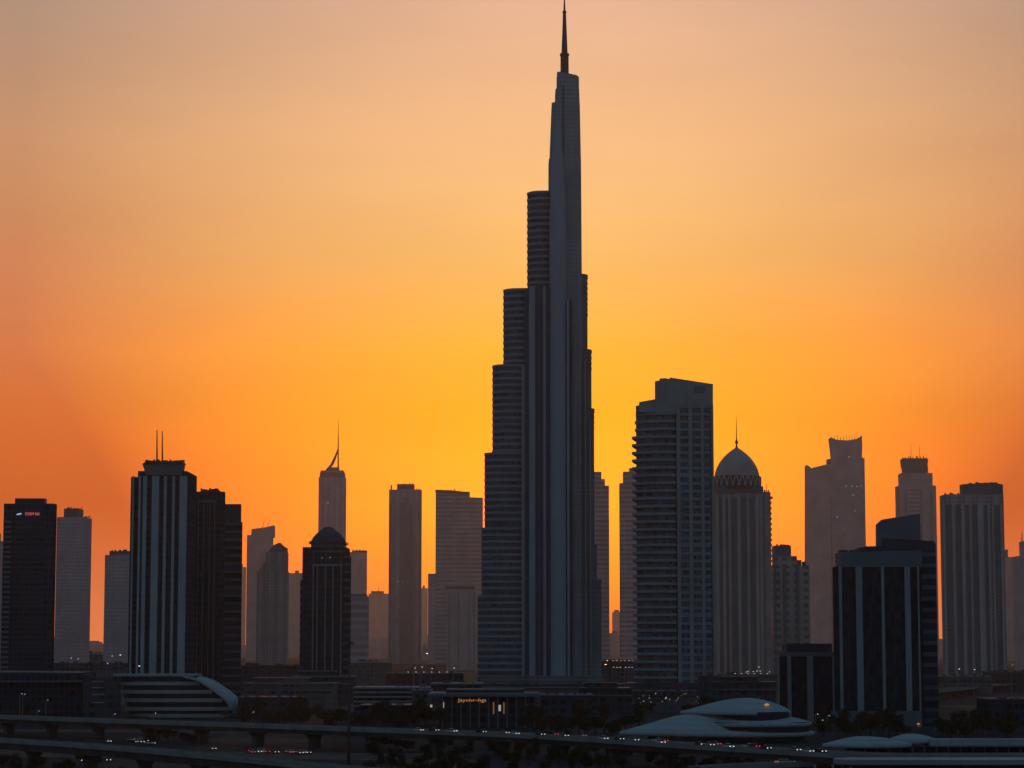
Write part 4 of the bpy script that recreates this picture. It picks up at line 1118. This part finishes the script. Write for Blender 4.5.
for px, py in ((84, 762), (109, 761.5), (148, 765.5)):
    car(ground_at(px, py), R(-84), 'car_dark', 'dark car with headlights on the ground below the nearer elevated highway', 'cars below the nearer highway')

# ------------------------------------------------------------------ trees
def tree_proto(seed, h, r, mat, flat=0.8):
    rd = random.Random(seed); root = bpy.data.objects.new('tree', None); col.objects.link(root)
    mb = MB(); mb.tube((0, 0, -.3), (.15, 0, h * .45), .28, .18, 8)
    for k in range(5):
        a = k * 1.3 + rd.random(); mb.tube((.12, 0, h * (.33 + .03 * k)), (r * .55 * math.cos(a), r * .55 * math.sin(a), h * (.62 + .05 * k)), .13, .05, 6)
    mb.build('trunk', M['trunk'], root)
    mb = MB()
    cl = [(rd.uniform(-.62, .62) * r, rd.uniform(-.62, .62) * r, h * (.38 + rd.random() * .5), rd.uniform(.36, .6) * r) for _ in range(13)]
    for cx, cy, cz, cr in cl:
        for _ in range(80):
            v = Vector((rd.gauss(0, 1), rd.gauss(0, 1), rd.gauss(0, 1))).normalized() * cr * rd.uniform(.55, 1.05)
            p = Vector((cx + v.x, cy + v.y, cz + v.z * flat)); s = rd.uniform(.25, .5)
            u = Vector((rd.gauss(0, 1), rd.gauss(0, 1), rd.gauss(0, 1))).normalized(); w = u.cross(Vector((rd.gauss(0, 1), rd.gauss(0, 1), rd.gauss(0, 1)))).normalized()
            mb.add([p - u * s, p + w * s * .6, p + u * s, p - w * s * .6], [(0, 1, 2, 3)])
    mb.build('crown', M[mat], root)
    return root
TP = [tree_proto(1, 8.5, 3.6, 'leaf'), tree_proto(2, 10.5, 3.3, 'leaf_dry', .95), tree_proto(3, 6.5, 3.8, 'leaf', .7)]; tfirst = [True] * 3
def tree(x, y, k, s, label, group):
    if tfirst[k]: r = TP[k]; tfirst[k] = False
    else:
        r = TP[k].copy(); col.objects.link(r)
        for c in TP[k].children: d = c.copy(); d.parent = r; col.objects.link(d)
    r.location = (x, y, 0); r.rotation_euler = (0, 0, rnd.uniform(0, 6.28)); r.scale = (s, s, s * rnd.uniform(.9, 1.15)); tag(r, label, 'tree', group)
def grove(n, x0, x1, y0, y1, label, group, s=(.8, 1.25)):
    for k in range(n):
        px = x0 + (x1 - x0) * (k + rnd.random()) / n; g = ground_at(px, rnd.uniform(y0, y1))
        tree(g.x, g.y, rnd.randrange(3), rnd.uniform(*s), label, group)
grove(60, 366, 600, 748, 780, 'dark leafy tree in the thicket under the middle of the long highway', 'thicket under the highway', (.5, .68))
grove(44, 600, 800, 752, 780, 'dark tree below the highway in front of the white shell hall', 'trees in front of the shell hall', (.45, .62))
grove(9, 150, 200, 739, 746, 'dark tree between the two elevated highways', 'trees between the two highways', (.5, .7))
grove(16, 244, 345, 719, 730, 'dark tree behind the highway right of the ribbon building', 'trees right of the ribbon building')
grove(14, 352, 440, 722, 732, 'dark tree behind the highway left of the orange sign hall', 'trees left of the sign hall')
grove(18, 520, 640, 727, 737, 'dark tree behind the highway right of the orange sign hall', 'trees right of the sign hall')
grove(14, 822, 905, 731, 741, 'dark tree at the foot of the big black office block', 'trees at the black office block')
grove(16, 938, 1022, 724, 742, 'dark tree behind the long white canopy at right', 'trees behind the long canopy')
grove(9, 0, 110, 718, 722, 'dark tree in front of the long dark low block at left', 'trees before the long dark block', (.6, .9))
grove(12, 640, 715, 706, 716, 'small dark tree behind the white shell hall', 'trees behind the shell hall', (.7, 1.0))
grove(10, 0, 120, 766, 782, 'dark tree at the bottom left corner below the nearer highway', 'trees in the bottom left corner', (.5, .7))
